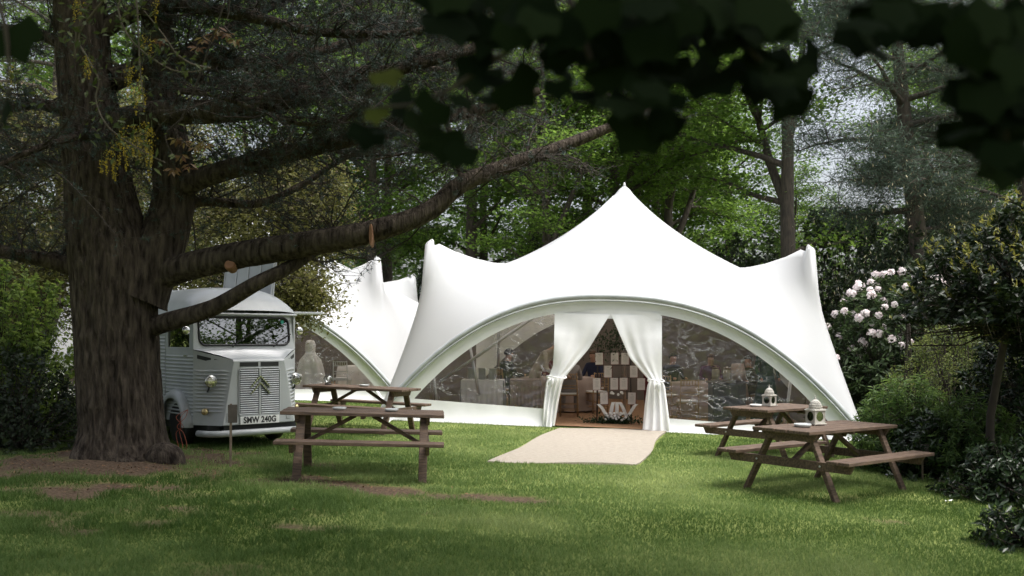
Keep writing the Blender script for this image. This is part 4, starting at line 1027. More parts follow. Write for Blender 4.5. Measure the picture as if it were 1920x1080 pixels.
# bar counter with boxes and jars
def bar():
    t = empty('bar_counter', tp(2.20, -2.75), R(0), 'slate grey bar counter behind the clear window', 'bar'); SL = mat('slate_panel', (.07, .085, .095), .7, .2, 5)
    m = MB(); m.box((0, 0, .42), (.66, .5, .84)); m.build('front', SL, t, bevel=.006); m = MB(); m.box((0, 0, .86), (.74, .56, .035)); m.build('counter_top', mat('bar_top', (.05, .04, .035), .5), t, bevel=.005)
    for k in (-1, 0, 1): m = MB(); m.box((k * .2, -.256, .42), (.012, .01, .76)); m.build('panel_strip', SL, t)
bar()
for k, (u, w_, h_, lb) in enumerate(((1.98, .17, .27, 'squat drinks dispenser at the doorway end of the bar'), (2.20, .16, .27, 'drinks dispenser in the middle of the bar'))):
    t = empty('drinks_dispenser', tp(u, -2.75, .88), 0, lb, 'dispenser', 'dispensers on the bar'); m = MB(); m.box((0, 0, .02), (w_, w_, .03)); m.build('base', M_STAKE, t, bevel=.004)
    m = MB(); m.lathe([(w_ * .42, .035), (w_ * .47, .06), (w_ * .47, h_ - .06), (w_ * .36, h_ - .03)], (0, 0, 0), 16); m.build('jar', mat('jar_lemonade', (.30, .28, .20), .15, .2, 9), t, True)
    m = MB(); m.lathe([(w_ * .40, h_ - .03), (w_ * .40, h_), (.02, h_ + .01), (.015, h_ + .03), (0, h_ + .035)], (0, 0, 0), 16); m.build('lid', M_STAKE, t, True)
m = MB(); m.lathe([(.07, 0), (.09, .0), (.17, .02), (.15, .22), (.12, .36), (.0, .37)], tp(2.42, -2.7, .88), 18); o = m.build('lamp_shade_box', M_BLUSH, None, True); tag(o, 'beige rounded drum on the end of the bar counter', 'drum')

# table plan stand in the doorway
def table_plan():
    t = empty('table_plan_stand', tp(-.02, -3.55), 0, 'table plan of hanging cards with flowers and white ribbons in the doorway', 'table plan'); DKW = mat('dark_stand', (.03, .022, .018), .6, .3, 14); CARD = mat('card_paper', (.70, .66, .65), .8, .04, 9); RED = mat('red_card_edge', (.16, .03, .03), .7)
    m = MB()
    for x in (-.34, .34): m.tube([(x, 0, 0), (x * .95, 0, 1.5)], .014, 7)
    m.build('upright', DKW, t, True)
    rows = [(1.28, (-.30, .03, .22, .60)), (1.02, (-.15, .42)), (.78, (-.36, .0, .20, .56)), (.50, (-.20, .36))]
    for z, xs in rows:
        m = MB(); m.tube([(-.36, 0, z + .12), (.36 if z != 1.28 else .62, 0, z + .12)], .006, 5); m.build('rail', DKW, t)
        for x in xs:
            x *= .93; m = MB(); m.box((x + .006, -.012, z - .004), (.165, .006, .245)); b = m.build('card_backing', RED, t); b.rotation_euler = (0, R(rng.normal(0, 1)), 0)
            m = MB(); m.box((x, -.02, z), (.150, .005, .232)); c = m.build('card', CARD, b)
            m = MB(); m.box((x, -.024, z + .085), (.05, .002, .008))
            for k in range(7): m.box((x + rng.normal(0, .004), -.024, z + .05 - k * .018), (.06 + .03 * rng.random(), .002, .003))
            m.build('card_lines', mat('grey_ink', (.35, .34, .34), .8), b)['kind'] = 'stuff'
    for x0, z0, x1, z1 in ((-.32, .38, -.06, .04), (-.02, .42, -.12, .06), (.05, .42, .04, .05), (.10, .42, .30, .04), (.44, .38, .2, .1)):
        m = MB(); P_ = []
        for k in range(9): f = k / 8; P_.append([(x0 + (x1 - x0) * f + s * .035, -.06 - .04 * math.sin(f * 3), z0 + (z1 - z0) * f + .02 * math.sin(f * 7)) for s in (-1, 0, 1)])
        m.grid(P_); m.build('ribbon', M_WHITE, t, True)
    n = 900; c = np.stack([rng.normal(0, .27, n), rng.normal(-.05, .07, n), np.abs(rng.normal(.05, .05, n))], 1); n2 = 700
    c2 = np.stack([rng.normal(.05, .30, n2), rng.normal(0, .06, n2), 1.62 + rng.normal(0, .17, n2)], 1); C = np.concatenate([c, c2])
    me = leaf_mesh('greenery', C, rng.normal(0, 1, (len(C), 3)), rng.uniform(.04, .09, len(C)), .45, rng.random(len(C))); link('greenery', me, leaf_mat('dark_garland', (.012, .03, .012), (.04, .075, .03), .2), t)
    for k in range(34):
        if k < 26: p = (rng.normal(.04, .10), -.13 - .02 * rng.random(), .06 + .16 * rng.random())
        else: p = (rng.normal(.02, .12), -.06, .58 + rng.normal(0, .03))
        m = MB(); m.lathe([(.006, 0), (.024, .012), (.028, .022), (.012, .026), (0, .02)], p, 7, Matrix.Rotation(R(60), 3, 'X')); m.build('flower', M_PLATE, t, True)
table_plan()

# second marquee: chair, cloth and draped form behind the clear wall
WHC = mat('white_chair_paint', (.62, .64, .66), .4, .05)
def tp2(px, d): Y = MQ2.location.y - HALF + d; return Vector(((px - 960) / FPX * Y, Y, float(gz((px - 960) / FPX * Y)) + .036))
chair(tp2(642, .7), R(176), 'white chair behind the clear wall of the marquee by the van', 'chairs inside the marquee', WHC)
p = tp2(582, .9); t = empty('draped_stand', p, 0, 'tall rounded form draped in white cloth beside the white chair', 'draped stand')
m = MB(); rows = []
for r_, z in ((.02, 1.42), (.09, 1.40), (.125, 1.32), (.13, 1.22), (.12, 1.12), (.15, 1.05), (.25, .92), (.31, .7), (.36, .4), (.42, .02)):
    rows.append([((r_ * (1 + .09 * math.sin(a * 7 + z * 2) * (z < 1.0))) * math.cos(a), (r_ * (1 + .09 * math.sin(a * 7 + z * 2) * (z < 1.0))) * math.sin(a), z) for a in np.linspace(0, 6.2832, 49)])
m.grid(rows); m.build('drape', M_WHITE, t, True)
m = MB(); m.tube([(0, 0, 0), (0, 0, 1.40)], .03, 8); m.build('pole', M_ALU, t)
round_table(tp2(690, 2.6), 'round white-clothed table inside the marquee by the van', M_WHITE, .8)
# ------------------------------------------------------------------ the big cedar
def spline(pts, n=6):
    c = [np.array(p, float) for p in pts]; out = []
    for i in range(len(c) - 1):
        p0, p1, p2, p3 = c[max(i - 1, 0)], c[i], c[i + 1], c[min(i + 2, len(c) - 1)]
        for s in range(n):
            f = s / n; out.append(.5 * ((2 * p1) + (-p0 + p2) * f + (2 * p0 - 5 * p1 + 4 * p2 - p3) * f * f + (-p0 + 3 * p1 - 3 * p2 + p3) * f ** 3))
    return out + [c[-1]]

def bark_tube(path, rad, n, amp, seed, flare=0.0):
    """limb with furrowed bark in the geometry"""
    path = np.array(path, float); rad = np.array(rad, float); N = len(path); T = unit(np.gradient(path, axis=0))
    pn = None; V = np.empty((N, n, 3)); s = np.concatenate([[0], np.cumsum(np.linalg.norm(np.diff(path, axis=0), axis=1))])
    an = 2 * np.pi * np.arange(n) / n
    for i in range(N):
        if pn is None: a = np.array([1.0, 0, 0]) if abs(T[i, 2]) > .8 else np.array([0, 0, 1.0]); pn = a
        pn = pn - T[i] * (pn @ T[i]); pn /= np.linalg.norm(pn); b = np.cross(T[i], pn)
        cs, sn = np.cos(an), np.sin(an); q = np.stack([cs * rad[i] * 11, sn * rad[i] * 11, np.full(n, s[i] * 2.2)], 1)
        rid = 1 - np.abs(2 * fbm(q * 1.6 + seed, 3, seed) - 1); big = fbm(np.stack([cs * 1.3, sn * 1.3, np.full(n, s[i] * .8)], 1) + seed, 2, seed + 5) - .5
        r = rad[i] * (1 + big * .09) + amp * (rid - .6) * min(1, rad[i] / .3)
        V[i] = path[i] + (pn[None] * cs[:, None] + b[None] * sn[:, None]) * r[:, None]
    I = np.arange(N * n).reshape(N, n); J = np.roll(I, -1, 1)
    q = np.stack([I[:-1], J[:-1], J[1:], I[1:]], -1).reshape(-1, 4)
    return V.reshape(-1, 3), q

def cedar():
    Y0 = TRUNK.y; root = empty('cedar_tree', TRUNK, 0, 'huge cedar with furrowed trunk and long low limb reaching over the lawn', 'tree'); O = np.array(TRUNK)
    def loc(px, py, Y): return np.array(at(px, py, Y)) - O
    prof = [(235, 905, 120), (232, 868, 104), (230, 845, 94), (230, 800, 84), (226, 740, 83), (221, 660, 82), (215, 580, 83), (210, 500, 84), (196, 420, 76), (184, 340, 66), (172, 240, 58), (158, 120, 52), (150, 0, 49), (142, -150, 42), (138, -350, 32)]
    s0 = Y0 / FPX; P = spline([loc(a, b, Y0) for a, b, c in prof], 12); rr = spline([(c * s0, 0, 0) for a, b, c in prof], 12)
    V, q = bark_tube(P, [r[0] * .87 for r in rr], 330, .075, 3)
    foot = V[:, 2] < .5; a = np.arctan2(V[:, 1], V[:, 0]); fl = np.clip(1 - V[:, 2] / .5, 0, 1) ** 2 * .16 * (0.5 + .5 * np.sin(a * 5 + 1)); V[foot, :2] *= (1 + fl[foot])[:, None]
    link('trunk', np_mesh('trunk', V, quads=q), M_BARK, root, True)
    m = MB(); bm = [loc(300, 860, Y0 - .35) + np.array(d) for d in ((-.2, .1, -.15), (0, 0, .02), (.14, -.02, -.0), (.30, -.05, -.12))]
    V, q = bark_tube(spline(bm, 6), [r for r in np.interp(np.linspace(0, 1, 19), [0, .4, .7, 1], [.10, .17, .16, .05])], 60, .05, 9); link('root_burr', np_mesh('root_burr', V, quads=q), M_BARK, root, True)
    limbs = []
    def limb(pts, r0, r1, name='limb', n=64, amp=.035, seed=4):
        P = spline([loc(a, b, c) for a, b, c in pts], 7); N = len(P); rad = np.linspace(r0, r1, N) * (1 + .25 * np.exp(-np.arange(N) / 4)) * (1 + .03 * np.sin(np.arange(N) * .21 + seed))
        V, q = bark_tube(P, rad, n, amp, seed); link(name, np_mesh(name, V, quads=q), M_BARK, root, True); limbs.append((P, rad)); return P, rad
    y = Y0
    L3 = limb([(215, 575, y + .15), (300, 518, y), (420, 485, y - .3), (560, 460, y - .6), (690, 436, y - .8), (800, 398, y - .7), (866, 345, y - .6), (960, 308, y - .4), (1060, 272, y - .2), (1160, 232, y), (1230, 205, y + .2)], .185, .045, seed=4)
    L4 = limb([(225, 632, y + .1), (310, 605, y - .1), (400, 577, y - .4), (480, 532, y - .6), (545, 500, y - .5), (590, 470, y - .3), (640, 452, y)], .115, .06, seed=6)
    limb([(150, 505, y), (90, 488, y - .1), (0, 470, y - .2), (-120, 440, y - .2)], .10, .06, seed=7)
    stem = limb([(255, 560, y), (300, 460, y + .1), (322, 390, y + .2), (325, 320, y + .2), (310, 230, y + .3), (300, 120, y + .4), (292, 0, y + .5), (285, -160, y + .6)], .30, .17, seed=8)
    L2 = limb([(318, 385, y + .2), (350, 345, y + .1), (480, 303, y - .1), (620, 268, y - .2), (760, 236, y - .1), (900, 205, y + .1), (1010, 170, y + .3)], .155, .05, seed=9)
    limb([(322, 395, y + .2), (380, 378, y + .4), (480, 382, y + .6), (560, 350, y + .8), (640, 300, y + 1), (720, 270, y + 1.2)], .075, .02, seed=10, n=16)
    L1 = limb([(220, 235, y), (300, 213, y - .2), (450, 206, y - .4), (570, 178, y - .5), (700, 142, y - .5), (820, 110, y - .3), (960, 70, y)], .165, .05, seed=11)
    limb([(210, 150, y), (330, 110, y + .4), (480, 120, y + .8), (620, 90, y + 1.2), (780, 40, y + 1.6), (950, 0, y + 2)], .12, .03, seed=12, n=20)
    limb([(180, 60, y), (300, 10, y + .2), (460, 30, y - .2), (600, 60, y - .4), (760, 62, y - .5), (880, 30, y - .5)], .10, .025, seed=13, n=20)
    limb([(300, 130, y + .4), (420, 60, y + 1), (560, -10, y + 1.4), (740, -60, y + 1.8)], .09, .03, seed=14, n=16)
    limb([(330, 170, y - .4), (400, 178, y - 1.0), (480, 205, y - 1.2), (560, 232, y - 1.2), (640, 226, y - 1.1), (700, 205, y - 1)], .035, .012, seed=15, n=12)
    limb([(160, 330, y), (80, 305, y + .3), (0, 310, y + .5), (-100, 300, y + .6)], .06, .03, seed=16, n=14)
    limb([(150, 220, y), (70, 195, y - .3), (-30, 210, y - .6), (-120, 200, y - .6)], .08, .04, seed=17, n=14)
    limb([(150, 100, y), (60, 60, y + .3), (-60, 50, y + .5)], .08, .04, seed=18, n=14)
    limb([(175, 250, y - .5), (120, 262, y - 1.2), (40, 290, y - 1.7), (-40, 330, y - 2)], .05, .02, seed=19, n=12)
    limb([(260, 100, y + .4), (380, 150, y + 1.4), (520, 160, y + 2.2), (680, 130, y + 3), (850, 130, y + 3.4), (1000, 140, y + 3.8)], .08, .02, seed=20, n=12)
    limb([(866, 345, y - .6), (858, 310, y - .5), (830, 290, y - .5), (780, 285, y - .6), (700, 300, y - .7)], .035, .01, seed=21, n=10)
    limb([(200, -20, y), (380, -60, y - 1), (600, -30, y - 1.6), (820, 0, y - 1.8), (1000, 20, y - 1.6)], .10, .03, seed=22, n=14)
    # pruning scars
    for px, py, L, rr_, nm in ((428, 495, L3, .06, 0), (695, 437, L3, .10, 1)):
        c = loc(px, py, y - (.56 if nm == 0 else .98)); m = MB()
        if nm == 0: m.lathe([(0, .012), (.05, .012), (.062, .0), (.07, -.02), (.06, -.14)], c + np.array([0, .06, 0]), 16, Matrix.Rotation(R(72), 3, 'X'))
        else:
            n = 14; ring = [(.018 * math.cos(a), -.02 - .01 * math.cos(a), .125 * math.sin(a) - .02) for a in np.linspace(0, 6.283, n + 1)[:-1]]
            m.add([c + np.array(v) for v in ring] + [c + np.array((v[0] * 1.6, .14, v[2] * 1.1)) for v in ring], [tuple(range(n))] + [(i, (i + 1) % n, (i + 1) % n + n, i + n) for i in range(n)])
        o = m.build('pruning_scar', mat('cut_wood', (.28, .14, .08), .8, .25, 12, bump=.3), root)
    # branchlets, bare twigs and needle tufts
    W = Wood(); C, D = [], []
    def spray(p, d, L, r, dens):
        pts, _ = bent(p, d, L, 6, .16, -.015)
        for k in range(6):
            W.twig(pts[k], pts[k + 1], r * (1 - k / 7), r * (1 - (k + 1) / 7))
            for _ in range(3):
                f = rng.random(); q = pts[k] + (pts[k + 1] - pts[k]) * f; a = rng.uniform(0, 6.28); ax = pts[k + 1] - pts[k]; ax /= np.linalg.norm(ax)
                dd = ax * .7 + np.array([math.cos(a), math.sin(a), rng.normal(.05, .35)]); tp_, _ = bent(q, dd, rng.uniform(.12, .42), 3, .25, -.01)
                for z in range(3):
                    W.twig(tp_[z], tp_[z + 1], .0048 - .0011 * z, .0037 - .0011 * z)
                    if rng.random() < dens * .8:
                        for _ in range(rng.integers(1, 4)): C.append(tp_[z] + (tp_[z + 1] - tp_[z]) * rng.random() + rng.normal(0, .012, 3)); D.append(tp_[z + 1] - tp_[z])
                    if rng.random() < .5:
                        e = tp_[z + 1] + rng.normal(0, .07, 3); W.twig(tp_[z + 1], e, .0026, .0012)
                        if rng.random() < dens: C.append(e); D.append(e - tp_[z + 1])
    for li, (P, rad) in enumerate(limbs):
        big = rad[0] > .13; L = sum(np.linalg.norm(P[i + 1] - P[i]) for i in range(len(P) - 1)); cnt = int(L * (7 if li in (0, 1) else 13))
        if li == 3: cnt = 16
        for k in range(cnt):
            f = rng.uniform(.28 if li in (0, 4) else .12, 1) if li not in (1,) else rng.uniform(.75, 1); i = min(int(f * (len(P) - 1)), len(P) - 2); p = P[i]; t = P[i + 1] - P[i]; t = t / np.linalg.norm(t)
            if li == 0 and f < .5: continue
            a = rng.uniform(0, 6.28); d = t * .45 + np.array([math.cos(a) * .9, math.sin(a) * .9, rng.normal(.22, .35)])
            spray(p, d, rng.uniform(.5, 1.5) * (.7 if li == 0 else 1), rng.uniform(.008, .018), .10 if li in (0, 1) else .30)
    # unseen crown above the frame, added to shade the trunk and limbs
    nc = 1500; az = rng.uniform(0, 6.283, nc); rr = 5.6 * np.sqrt(rng.random(nc)); cc = np.stack([rr * np.cos(az) * .75 - .6, rr * np.sin(az) * .85 - .4, np.zeros(nc)], 1); cc[:, 2] = 1.7 + .345 * (cc[:, 1] + Y0) + rng.uniform(.45, 3.5, nc) - O[2]
    k = np.repeat(np.arange(nc), 46); pc = cc[k] + rng.normal(0, 1, (len(k), 3)) * [.34, .34, .07]; nr = rng.normal(0, .5, (len(k), 3)); nr[:, 2] += 1
    link('shade_crown', leaf_mesh('shade_crown', pc, nr, rng.uniform(.07, .14, len(k)), .35, rng.random(len(k))), leaf_mat('cedar_needle', (.018, .032, .026), (.07, .105, .092), .1, .6), root)['kind'] = 'stuff'
    tw = W.mesh('twigs'); tw.materials.append(M_TWIG); link('twigs', tw, None, root)['kind'] = 'stuff'
    C, D = np.array(C), unit(np.array(D)); per = 9; n = len(C) * per; cl_ = np.repeat(np.arange(len(C)), per)
    d = unit(D[cl_] * .6 + rng.normal(0, .75, (n, 3)) + [0, 0, .25]); sz = rng.uniform(.035, .065, n)
    me = leaf_mesh('needles', C[cl_] + d * sz[:, None] * .5, rng.normal(0, 1, (n, 3)), sz, .13, np.clip(rng.normal(.5, .2, n), 0, 1), .0, d)
    link('needles', me, leaf_mat('cedar_needle', (.018, .032, .026), (.07, .105, .092), .1, .6), root)['kind'] = 'stuff'
    print('cedar', len(W.p0), n)
cedar()

# ------------------------------------------------------------------ laburnum hanging in front of the cedar
def laburnum():
    Y = 8.2; base = at(290, -160, Y); root = empty('laburnum_branch', base, 0, 'drooping laburnum branch with yellow flower chains in front of the cedar', 'branch'); O = np.array(base)
    def loc(px, py, dy=0): return np.array(at(px, py, Y + dy)) - O
    W = Wood(); paths = [[(290, -160), (225, -40), (150, 60), (165, 110), (185, 150), (180, 190), (205, 240), (270, 285), (310, 305)], [(290, -160), (240, -30), (222, 20), (250, 80), (310, 125), (350, 135), (395, 128)], [(395, 128), (360, 120), (330, 100), (310, 70), (270, 20)], [(290, -160), (160, 20), (140, 110), (142, 60)], [(250, -60), (258, 30), (262, 120), (270, 200)]]
    sp = []
    for i, q in enumerate(paths):
        P = spline([loc(a, b, .1 * math.sin(a * .02)) for a, b in q], 5); W.limb(P, list(np.linspace(.010, .004, len(P))), 6); sp.append(P)
    me = W.mesh('twigs'); me.materials.append(mat('pale_twig', (.12, .10, .08), .8, .3, 20)); link('twigs', me, None, root, True)
    rac = [(212, 268, 70), (200, 280, 55), (224, 250, 60), (232, 240, 55), (250, 235, 60), (262, 232, 70), (275, 228, 85), (284, 240, 70), (238, 130, 50), (244, 120, 55), (262, 125, 65), (270, 165, 45), (160, 105, 40), (167, 112, 35), (255, 165, 50), (216, 300, 40), (280, 280, 60), (190, 300, 25), (236, 270, 50), (20, 120, 40), (292, 0, 40), (140, -10, 50), (150, 0, 40), (268, 60, 45), (282, 75, 40)]
    C, Rn = [], []
    W2 = Wood()
    for px, py, ln in rac:
        p = loc(px, py, rng.normal(0, .25)); L = ln / FPX * Y; W2.twig(p + np.array([0, 0, .06]), p - np.array([0, 0, L]), .0025, .001)
        for k in range(int(ln * 1.3)):
            f = rng.random(); C.append(p + np.array([rng.normal(0, .020 * (1.1 - f)), rng.normal(0, .02 * (1.1 - f)), -f * L])); Rn.append(np.clip(rng.normal(.5, .25), 0, 1))
    C = np.array(C); me = leaf_mesh('flower_chains', C, rng.normal(0, 1, (len(C), 3)), rng.uniform(.009, .018, len(C)), .8, np.array(Rn)); link('flower_chains', me, leaf_mat('laburnum_yellow', (.26, .22, .02), (.55, .44, .04), .4), root)['kind'] = 'stuff'
    me = W2.mesh('flower_stalks'); me.materials.append(leaf_mat('stalk', (.1, .12, .03), (.1, .12, .03), 0)); link('flower_stalks', me, None, root)['kind'] = 'stuff'
    lf = []
    for P in sp:
        for k in range(3, len(P)):
            for _ in range(2): lf.append(P[k] + rng.normal(0, .06, 3))
    for px, py, c in ((250, 245, 30), (210, 255, 16), (260, 110, 40), (240, 40, 30), (150, 40, 20), (30, 130, 20), (15, 210, 14), (225, 5, 30)):
        for _ in range(c): lf.append(loc(px, py) + rng.normal(0, .11, 3))
    lf = np.array(lf); nr = rng.normal(0, .6, (len(lf), 3)); nr[:, 1] -= .5; nr[:, 2] += .5
    link('leaves', leaf_mesh('leaves', lf, nr, rng.uniform(.05, .09, len(lf)), .42, rng.random(len(lf))), leaf_mat('laburnum_leaf', (.035, .06, .015), (.10, .13, .03), .35), root)['kind'] = 'stuff'
    # young bronze maple leaves hanging in among it
    base2 = at(420, -140, 8.6); r2 = empty('bronze_maple_branch', base2, 0, 'thin branch with bronze young leaves beside the yellow flower chains', 'branch'); O2 = np.array(base2); W = Wood(); lf = []
    def l2(px, py): return np.array(at(px, py, 8.6)) - O2
    for q in ([(420, -140), (430, -20), (420, 50), (370, 75)], [(420, 50), (440, 70)], [(430, -20), (360, 180), (330, 250), (380, 285)], [(345, 220), (310, 255), (330, 300)]):
        P = spline([l2(a, b) for a, b in q], 4); W.limb(P, list(np.linspace(.009, .003, len(P))), 5)
    me = W.mesh('twigs'); me.materials.append(M_TWIG); link('twigs', me, None, r2)
    for px, py in ((345, 262), (365, 272), (330, 258), (385, 268), (340, 290), (355, 308), (325, 315), (400, 62), (425, 60), (440, 72), (380, 70), (370, 85), (300, 72), (410, 52)):
        for k in range(5):
            a = -1.2 + .6 * k; lf.append((l2(px, py) + np.array([.045 * math.sin(a), rng.normal(0, .01), -.045 * math.cos(a)]), (math.sin(a), 0, -math.cos(a) * 1)))
    c = np.array([x[0] for x in lf]); d = np.array([x[1] for x in lf]) + rng.normal(0, .15, (len(lf), 3)); nr = np.tile([0, -.8, .5], (len(lf), 1)) + rng.normal(0, .3, (len(lf), 3))
    link('leaves', leaf_mesh('leaves', c, nr, np.full(len(c), .085), .36, rng.random(len(c)), .2, d), leaf_mat('bronze_leaf', (.11, .05, .025), (.15, .12, .035), .3), r2)
laburnum()

# ------------------------------------------------------------------ dark leaves hanging close to the viewer, and their tree
def lobed_leaf(L, lobes=5):
    """outline of a palmate leaf, flat fan with a slight cup"""
    pts = []
    for k in range(lobes):
        a = R(-110 + 220 * k / (lobes - 1)); ln = L * (.62 + .38 * math.cos(a * .8)); pts.append((math.sin(a) * ln, math.cos(a) * ln))
        if k < lobes - 1: b = a + R(110 / (lobes - 1)); q = L * .72; pts.append((math.sin(b) * q, math.cos(b) * q))
    return [(0, -.06 * L)] + pts

def near_tree():
    tr = Vector((3.4, -2.6, float(gz(3.4)))); root = empty('overhanging_tree', tr, 0, 'dark lobed leaves hanging from an overhead tree branch close by', 'tree'); O = np.array(tr)
    W = Wood(); W.limb([(0, 0, -.1), (.05, 0, 1.5), (0, .1, 3.4), (-.1, .1, 5.5), (0, .2, 8)], [.34, .27, .24, .18, .08], 14)
    for az, z, L in ((100, 4.2, 5.5), (140, 4.6, 6.0), (60, 4.4, 5.0), (175, 5, 6), (20, 5, 5.5), (215, 5, 5), (260, 5.5, 5), (310, 5.2, 5), (120, 6.3, 5), (80, 6.6, 4.5), (200, 6.5, 4.5), (340, 6.6, 4.5)):
        a = R(az); P, _ = bent((0, .1, z), (math.cos(a), math.sin(a), .30), L, 6, .07, -.02); W.limb(P, list(np.linspace(.11, .02, 7)), 7)
    # unseen crown overhead: leaf clumps spread forward to shade the near lawn
    n_c = 950; az = rng.uniform(0, 6.283, n_c); rr = 7.6 * np.sqrt(rng.random(n_c)); cz = 6.1 + 1.6 * rng.random(n_c) - rr * .10
    C = np.stack([rr * np.cos(az) - 2.0, rr * np.sin(az) + 3.2, cz], 1); wy = C[:, 1] + O[1]
    C[:, 2] = np.maximum(C[:, 2], 2.9 + .42 * np.maximum(wy, 0) + (1.3 if True else 0)); per = 40; cl_ = np.repeat(np.arange(n_c), per); n = len(cl_)
    P = C[cl_] + rng.normal(0, 1, (n, 3)) * [.55, .55, .22]; nr = rng.normal(0, .4, (n, 3)); nr[:, 2] += 1
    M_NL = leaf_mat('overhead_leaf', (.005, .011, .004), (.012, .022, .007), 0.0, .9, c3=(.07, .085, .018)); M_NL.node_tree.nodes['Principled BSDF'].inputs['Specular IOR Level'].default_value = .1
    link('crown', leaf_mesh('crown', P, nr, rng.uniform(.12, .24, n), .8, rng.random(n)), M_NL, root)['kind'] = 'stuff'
    # hanging sprays in view
    sprays = []
    def loc(px, py, Y): return np.array(at(px, py, Y)) - O
    lv = []   # px, py, depth, size px, turn
    def cluster(px, py, rx, ry, n, Y, s):
        for _ in range(int(n * .9)): lv.append((px + rng.uniform(-1, 1) * rx, py - (22 if px < 1550 else 0) + rng.uniform(-1, 1) * ry, Y + rng.normal(0, .12), s * rng.uniform(.5, .95)))
    cluster(1000, 20, 180, 45, 26, 2.0, 85); cluster(1330, 30, 150, 60, 34, 1.9, 95); cluster(1140, 95, 130, 50, 20, 2.0, 85); cluster(920, 110, 60, 60, 7, 2.1, 75)
    cluster(1250, 130, 70, 50, 9, 2.0, 85); cluster(1400, 110, 80, 55, 16, 1.9, 95); cluster(1130, 170, 40, 50, 5, 2.0, 80); cluster(1225, 185, 45, 50, 7, 2.0, 80); cluster(1440, 160, 50, 25, 6, 1.9, 85)
    cluster(1050, 140, 30, 50, 4, 2.05, 75); cluster(870, 190, 60, 40, 4, 2.1, 70); cluster(840, 35, 60, 35, 6, 2.1, 75); cluster(960, 170, 40, 30, 3, 2.1, 75)
    cluster(1690, 15, 90, 40, 16, 1.9, 95); cluster(1620, 55, 15, 25, 3, 1.9, 80); cluster(1700, 50, 60, 20, 5, 1.9, 75); cluster(1870, 90, 60, 100, 34, 1.8, 95); cluster(1830, 190, 30, 60, 9, 1.85, 90); cluster(1890, 235, 40, 60, 14, 1.8, 95); cluster(1885, 290, 20, 25, 4, 1.85, 80); cluster(1960, 150, 40, 160, 16, 1.8, 95)
    for q in ((1205, 225, 2.0, 80), (1255, 215, 2.0, 75), (1495, 165, 1.9, 80), (1510, 100, 1.9, 60), (720, 135, 2.2, 45), (745, 175, 2.2, 60), (735, 245, 2.2, 62), (690, 240, 2.25, 50), (830, 250, 2.15, 62), (800, 225, 2.15, 60), (870, 275, 2.1, 50), (705, 205, 2.2, 35), (15, 190, 2.6, 60), (20, 55, 2.6, 70)): lv.append(q)
    V, F, rn = [], [], []; nv = 0
    for px, py, Y, s in lv:
        L = s / FPX * Y; o2 = lobed_leaf(L); c = loc(px, py, Y); tilt = Matrix.Rotation(rng.normal(0, .5), 3, 'Z') @ Matrix.Rotation(R(90) + rng.normal(-.35, .45), 3, 'X') @ Matrix.Rotation(R(180) + rng.normal(0, .5), 3, 'Z')
        k = len(o2); r_ = rng.random() * .9
        if (px, py) in ((720, 135), (705, 205)): r_ = 1.0
        V += [c] + [c + np.array(tilt @ Vector((x, y, -.18 * (x * x + y * y) / L))) for x, y in o2]; F += [(nv, nv + 1 + i, nv + 1 + (i + 1) % k) for i in range(k)]; rn += [r_] * k; nv += k + 1
        sprays.append(c)
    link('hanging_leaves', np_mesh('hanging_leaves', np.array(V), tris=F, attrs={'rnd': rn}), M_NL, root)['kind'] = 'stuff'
    # twigs they hang from
    for q in ([(1060, -160, 1.9), (1040, -20, 2.0), (1000, 60, 2.0), (900, 130, 2.1), (800, 190, 2.15), (710, 200, 2.2)], [(1380, -200, 1.9), (1370, -20, 1.9), (1400, 80, 1.9), (1450, 140, 1.9)], [(1200, -180, 1.95), (1180, 0, 2.0), (1220, 120, 2.0), (1235, 200, 2.0)], [(1700, -180, 1.85), (1690, -10, 1.9), (1650, 40, 1.9)], [(1900, -200, 1.8), (1890, 0, 1.8), (1880, 150, 1.8), (1890, 280, 1.8)], [(1060, -20, 2.0), (1100, 90, 2.0), (1130, 180, 2.0)], [(-40, -100, 2.6), (10, 50, 2.6), (15, 180, 2.6)]):
        P = spline([loc(*a) for a in q], 4); W.limb(P, list(np.linspace(.010, .003, len(P))), 5)
    me = W.mesh('trunk'); me.materials.append(M_BARK2); link('trunk', me, None, root, True)
near_tree()
# ------------------------------------------------------------------ shrubs
def on_ground(x, y): return Vector((x, y, float(gz(x))))
def px_x(px, Y): return (px - 960) / FPX * Y

L_RHOD = leaf_mat('rhododendron_leaf', (.028, .055, .02), (.09, .14, .045), .2, .45)
def rhododendron():
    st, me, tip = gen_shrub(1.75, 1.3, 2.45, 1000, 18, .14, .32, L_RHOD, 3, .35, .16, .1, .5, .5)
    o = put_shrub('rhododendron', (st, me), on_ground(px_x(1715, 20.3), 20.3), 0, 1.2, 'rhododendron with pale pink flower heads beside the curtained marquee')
    # flower heads at the upper outer shoots that face out
    k = [i for i in range(len(tip)) if tip[i][2] > 1.2 and tip[i][1] < .6]; rng.shuffle(k); m = leaf_mat('pink_petal', (.74, .64, .65), (.86, .83, .82), .3, .5, objvar=.06); base = None
    protos = []
    for v in range(3):
        n = 34; d = unit(rng.normal(0, 1, (n, 3)) + [0, 0, .55]); me2 = leaf_mesh('flower_head', d * .048, d + rng.normal(0, .35, (n, 3)), rng.uniform(.04, .06, n), .9, rng.random(n), -.3); me2.materials.append(m); protos.append(me2)
    put = []
    for i in k:
        p = tip[i]
        if any(np.linalg.norm(p - q) < .10 for q in put): continue
        put.append(p); f = bpy.data.objects.new('flower_head', protos[len(put) % 3]); col.objects.link(f); f.parent = o; f.location = Vector(p) + Vector((0, -.02, .04)); f.rotation_euler = (rng.normal(0, .3), rng.normal(0, .3), rng.uniform(0, 6)); f.scale = (rng.uniform(1.0, 1.5),) * 3
        if len(put) > 130: break
rhododendron()

